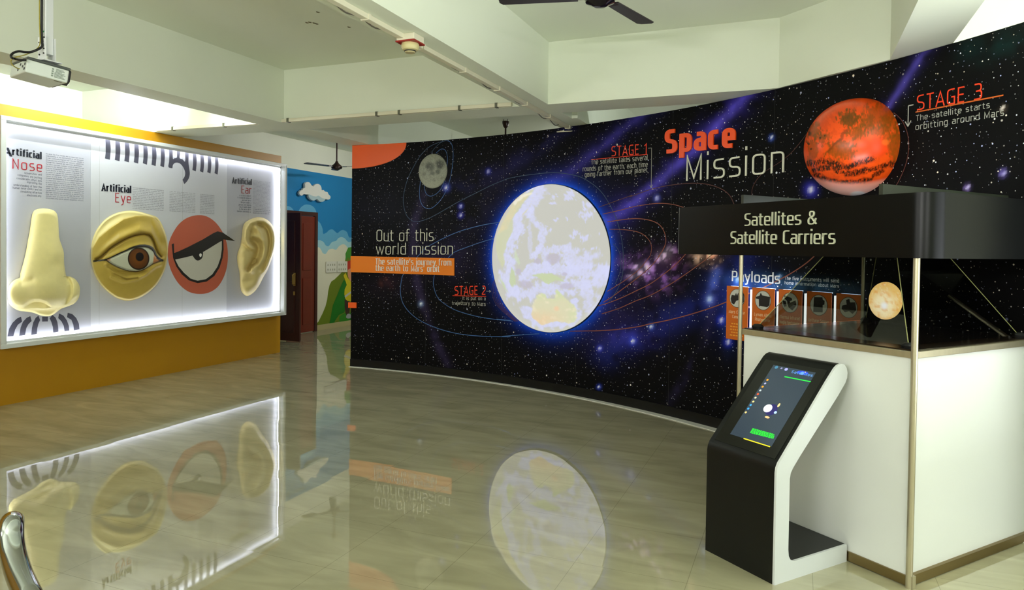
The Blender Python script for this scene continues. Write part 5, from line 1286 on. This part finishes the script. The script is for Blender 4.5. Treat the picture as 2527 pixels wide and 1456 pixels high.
# ================================================================== OVERHEAD FITTINGS
# projector on its pole
zp = 2.45; pc0 = on_z(62, 177, zp)
d1 = np.array([.069, .191, -.025]); d2 = np.array([-.305, .119, .02])
d1 /= np.linalg.norm(d1); d2 = d2-d1*(d1 @ d2); d2 /= np.linalg.norm(d2); dn = np.cross(d1, d2); PLn, PWd, zt2 = .205, .3276, .084
def PJ(a, b_, z): return pc0+d1*a+d2*b_+dn*z
def pbox(mb, a, b_, z, la, lb, lz): return mb.obox(PJ(a, b_, z), d1*la, d2*lb, dn*lz)
pj = thing('projector', PJ(PLn/2, PWd/2, 0), 'white video projector hung under the slab by a white pole, above the light box', 'projector')
build('body', pbox(MB(), 0, 0, 0, PLn-.008, PWd, zt2*.82), mat('projector_white', (206, 214, 204), .4), pj, bevel=.006)
build('top_cover', pbox(MB(), .001, .002, zt2*.82, PLn-.004, PWd-.004, zt2*.18), mat('projector_grey', (58, 64, 58), .4), pj, bevel=.003)
build('front_bezel', pbox(MB(), PLn-.009, .004, .004, .013, PWd-.008, zt2*.8), dark, pj, bevel=.006)
build('lens', MB().lathe([(0, -.01), (.034, -.01), (.034, .018), (.027, .022), (0, .014)], PJ(PLn, PWd*.35, zt2*.42), 24, d1), mat('lens_black', (14, 14, 16), .2), pj, smooth=True)
lab_m = mat('label_grey', (124, 138, 122), .5); mb = MB()
for k in range(8): pbox(mb, .130+(.004 if k > 4 else 0), -.0012, .012+k*.0062, .052-.006*(k % 3)-(.010 if k > 4 else 0), .001, .0036)
for k in range(4): pbox(mb, .116, -.0012, .014+k*.012, .009, .001, .008)
build('rating_label', mb, lab_m, pj)
build('vent', pbox(MB(), .14, .016, -.0012, .036, .022, .002), mat('vent_grey', (110, 108, 84), .5), pj)
for k, (b_, z) in enumerate(((.02, .014), (.02, .040), (.06, .030), (.11, .045), (.15, .02))):
    build('socket', pbox(MB(), -.002, b_, z, .004, .018, .012), mat('socket_blue_black', (28, 32, 44), .4), pj)
pq = on_z(116, 149, zp+.092)
mb = MB().box((pq[0]-.022, pq[1]-.022, pq[2]+.03), (pq[0]+.022, pq[1]+.022, ZC)); build('mount_pole', mb, white_metal, pj, bevel=.003)
mb = MB().box((pq[0]-.032, pq[1]-.028, pq[2]-.012), (pq[0]+.032, pq[1]-.024, pq[2]+.12)).box((pq[0]-.032, pq[1]+.024, pq[2]-.012), (pq[0]+.032, pq[1]+.028, pq[2]+.12)).box((pq[0]-.05, pq[1]-.05, pq[2]-.012), (pq[0]+.05, pq[1]+.05, pq[2]-.006))
br = build('mount_bracket', mb, white_metal, pj)
for x, z in ((-.018, .025), (.016, .03), (-.016, .06), (.018, .055), (-.02, .09), (.01, .095), (.02, .115)): build('bolt', MB().lathe([(0, 0), (.0045, 0), (.0045, .003), (0, .003)], (pq[0]+x, pq[1]-.028, pq[2]+z), 10, (0, -1, 0)), dark, br)
build('pole_sticker', MB().box((pq[0]-.016, pq[1]-.0235, pq[2]+.145), (pq[0]+.010, pq[1]-.0222, pq[2]+.153)), mat('green_sticker', (30, 150, 90), .5), br)
def cable_px(name, pts, depthY, rad, M, label, ends=()):
    P = [on_y(x, y, dy) for (x, y), dy in zip(pts, depthY)]
    P = [np.array(p) for p in catmull([tuple(p) for p in P], 6)]
    return tag(build(name, MB().tube(P, rad, 8), M, smooth='all'), label, 'cable')
zc1 = zoom([(1130, -1250), (1125, -600), (1130, 0), (1145, 150), (1080, 230), (960, 290), (800, 345), (620, 345), (450, 325), (300, 360), (210, 440), (230, 510), (330, 550), (480, 580), (640, 590)], 10, 100, 12.13)
Yc = pq[1]-.035
cable_px('cable', zc1, [Yc]*4+[Yc-.01, Yc-.03, Yc-.05, Yc-.08, Yc-.11, Yc-.14, Yc-.16, Yc-.16, Yc-.13, pc0[1]-.045, pc0[1]-.012], .006, dark, 'black cable running down the projector pole and looping to its back')
zc2 = zoom([(1060, -1250), (1062, -600), (1080, 0), (1040, 180), (930, 290), (760, 380), (560, 450), (380, 490), (240, 560), (205, 640), (260, 740), (380, 820), (470, 850)], 10, 100, 12.13)
cable_px('cable', zc2, [Yc-.01]*4+[Yc-.03, Yc-.05, Yc-.08, Yc-.1, Yc-.13, Yc-.14, pc0[1]-.06, pc0[1]-.03, pc0[1]-.012], .0028, mat('yellow_cable', (150, 140, 50), .4), 'thin yellowish cable hanging behind the black projector cable')

# conduits
cond = mat('ivory_conduit', (224, 220, 194), .5); clipM = mat('clip_grey', (110, 112, 96), .4, .5)
ct = thing('conduit', (-2.285, 0, HB), 'long ivory cable trunking clipped along the underside of the middle beam', 'conduit')
build('trunking', MB().box((-2.305, -1.9, HB-.03), (-2.262, 7.22, HB)), cond, ct, bevel=.003)
for y in np.arange(-1.6, 7.1, .62):
    build('clip', MB().box((-2.312, y-.011, HB-.034), (-2.255, y+.011, HB-.0005)), cond, ct)
ct2 = thing('conduit', (-4.7, 5.985, HB), 'thin ivory cable trunking along the lower edge of the cross beam', 'conduit')
build('trunking', MB().box((-6.93, 5.962, HB+.001), (-2.47, 6.0, HB+.036)), cond, ct2, bevel=.003)
for x in (-6.66, -5.9, -5.02, -3.92, -3.66, -3.0, -2.62):
    build('clip', MB().box((x-.012, 5.957, HB-.004), (x+.012, 6.0, HB+.040)), clipM, ct2)
wire = mat('grey_wire', (92, 88, 74), .5)
mb = MB()
for k, (ya, yb, dp) in enumerate(((3.05, 3.62, .045), (4.0, 4.8, .022), (4.75, 5.3, .03), (5.35, 6.1, .02), (6.1, 6.75, .04), (6.5, 7.15, .055))):
    P = [(-2.312+.004*math.sin(7*t+k), ya+(yb-ya)*t, HB-.006-dp*math.sin(math.pi*t)*(.6+.4*math.sin(9*t+k))) for t in np.linspace(0, 1, 16)]
    mb.tube(P, .0042, 6)
build('loose_wire', mb, wire, ct, smooth='all')
P = [(-2.33-.09*math.sin(t)*.9, 7.12+.06*math.cos(t), HB-.03-.035*math.sin(t/2)) for t in np.linspace(0, 2*math.pi, 24)]
build('wire_loop', MB().tube(P, .006, 8), cond, ct, smooth='all')
# smoke detector
dc = np.array([-2.25, 3.79, 0])
sd = thing('smoke_detector', (dc[0], dc[1], HB), 'cream smoke detector on a red plate under the middle beam', 'smoke detector')
build('junction_box', MB().box((dc[0]-.062, dc[1]-.062, HB-.042), (dc[0]+.062, dc[1]+.062, HB-.0005)), cond, sd, bevel=.004)
build('base_plate', MB().box((dc[0]-.066, dc[1]-.066, HB-.05), (dc[0]+.066, dc[1]+.066, HB-.042)), mat('red_plate', (150, 24, 10), .4), sd)
det = build('detector_head', MB().lathe([(0, -.05), (.052, -.05), (.055, -.058), (.055, -.074), (.048, -.088), (.034, -.094), (0, -.094)], (dc[0], dc[1], HB), 32), mat('detector_cream', (206, 196, 142), .45), sd, smooth=True)
build('detector_grille', MB().lathe([(.033, -.094), (.036, -.0935), (.036, -.1), (.033, -.1)], (dc[0], dc[1], HB), 32), dark, det)
build('detector_cap', MB().lathe([(0, -.1), (.034, -.1), (.030, -.106), (0, -.108)], (dc[0], dc[1], HB), 32), mat('detector_beige', (184, 172, 128), .45), det, smooth=True)

# ceiling fans
fan_m = mat('fan_brown', (46, 26, 18), .3, .3); fan_b = mat('fan_blade_brown', (40, 34, 34), .4)
def fan(pos, ztop, zhub, ang, label, blade=.6, wide=.06, hubM=None, canopy=True):
    x, y = pos; t = thing('ceiling_fan', (x, y, ztop), label, 'ceiling fan', 'ceiling fans')
    build('down_rod', MB().tube([(x, y, zhub+.06), (x, y, ztop-.03)], .013, 12), fan_m, t, smooth=True)
    build('canopy', MB().lathe([(0, -.0), (.05, 0), (.05, -.03), (.036, -.075), (.016, -.10), (0, -.10)], (x, y, ztop-.03), 24), fan_m, t, smooth=True)
    hk = MB()
    for s in (-1, 1): hk.tube([(x+s*.03, y, ztop-.035), (x+s*.03, y, ztop)], .004, 6)
    build('hook', hk, fan_m, t)
    build('motor', MB().lathe([(0, .09), (.02, .09), (.03, .06), (.055, .035), (.085, .01), (.092, -.015), (.085, -.035), (.05, -.05), (.035, -.06), (0, -.064)], (x, y, zhub), 32), hubM or fan_m, t, smooth=True)
    for k in range(3):
        a = ang+k*2*math.pi/3; c, s = math.cos(a), math.sin(a)
        def B(u, v, z): return np.array([x+c*u-s*v, y+s*u+c*v, zhub+z])
        arm = MB().add([B(.07, -.02, -.012), B(.07, .02, -.012), B(.17, .03, -.008), B(.17, -.03, -.008), B(.07, -.02, -.006), B(.07, .02, -.006), B(.17, .03, -.002), B(.17, -.03, -.002)], [(0, 3, 2, 1), (4, 5, 6, 7), (0, 1, 5, 4), (1, 2, 6, 5), (2, 3, 7, 6), (3, 0, 4, 7)])
        bl = build('blade', MB().prism([(.13, -wide*.8), (blade-.02, -wide), (blade, -wide*.6), (blade, wide*.6), (blade-.02, wide), (.13, wide*.8)], lambda u, v, d: B(u, v, d+.12*v), -.004, .002), fan_b, t)
        build('blade_arm', arm, fan_m, bl)
    return t
f1 = on_y(831, 411, 9.8)
fan((f1[0], f1[1]), ZC, f1[2], 0.0+math.radians(10), 'brown ceiling fan hanging in front of the painted sky wall')
f2 = on_z(1248, 294, ZC)
fan((f2[0], f2[1]), ZC, 2.75, .4, 'ceiling fan behind the starry wall, only its rod and canopy in sight')
fan((-1.105, 4.01), ZC, 3.035, math.radians(75), 'dark ceiling fan overhead in the middle bay, cut by the top of the photo', hubM=mat('fan_black', (18, 14, 20), .15))

# bent steel rail in the near corner
rp = [on_y(x, y, yy) for x, y, yy in ((31, 1284, 1.02), (28, 1300, .985), (28, 1335, .97), (36, 1380, .95), (52, 1430, .92), (80, 1490, .88))]
rp = [np.array(p) for p in catmull([tuple(p) for p in rp], 5)]
e = rp[-1]; rp += [np.array([e[0]+.03, e[1]-.02, e[2]-.10]), np.array([e[0]+.04, e[1]-.025, .45]), np.array([e[0]+.04, e[1]-.025, .02])]
rl = thing('handrail', (e[0]+.04, e[1]-.025, 0), 'bent polished steel rail in the near left corner of the floor', 'rail')
build('rail_tube', MB().tube(rp, [.012, .02]+[.0235]*(len(rp)-2), 20), chrome, rl, smooth='all')
build('floor_flange', MB().lathe([(0, 0), (.05, 0), (.05, .008), (.03, .012), (.0235, .02), (0, .02)], (e[0]+.04, e[1]-.025, 0), 28), chrome, rl, smooth=True)

# tube light fittings where the lamps are, several added for fill
gl_ = mat('lit_tube', (255, 255, 240), .4, emit=3.0)
descr = {'left_bay': 'tube light hung under the slab close above the light box', 'rear_fill_a': 'unseen tube light on the wall behind the viewer, nearest the yellow partition', 'rear_fill_b': 'unseen tube light in the middle of the wall behind the viewer', 'rear_fill_c': 'unseen tube light on the wall behind the viewer, nearest the window', 'far_left_fill': 'added fill tube light hidden on the left beam, opposite the open door', 'beam_right': 'added fill tube light on the far face of the right beam, over the cabinet bay', 'behind_wall_fill': 'added fill tube light on a stand behind the right part of the starry wall', 'header_fill': 'added upward fill light lying inside the black header of the display cabinet', 'behind_wall_far': 'tube light on the back wall behind the starry wall'}
for n_, c, d, ax, wt, colr in TUBES:
    c = np.array(c); dv = np.array(d, float); dv /= np.linalg.norm(dv); al = np.array({'x': (1, 0, 0), 'y': (0, 1, 0), 'z': (0, 0, 1)}[ax], float)
    t = thing('tube_light', c, descr[n_], 'light')
    sdv = np.cross(dv, al); sdv /= np.linalg.norm(sdv); al = np.cross(sdv, dv)
    hl = .27 if n_ == 'header_fill' else .6
    build('housing', MB().obox(c-al*hl-sdv*.025-dv*.035, al*2*hl, sdv*.05, dv*.04), white_metal, t)
    build('tube', MB().tube([c-al*(hl-.03)+dv*.024, c+al*(hl-.03)+dv*.024], .013, 10), gl_, t)
    if n_ == 'left_bay':
        for y in (-.4, .4): build('hanger', MB().tube([(c[0]+.03, c[1]+y, c[2]), (c[0]+.03, c[1]+y, ZC)], .006, 6), white_metal, t)
    if n_ == 'behind_wall_fill': build('fill_lamp_stand', MB().tube([(c[0]+.04, c[1]+.02, 0), (c[0]+.04, c[1]+.02, c[2])], .015, 8), dark, t)
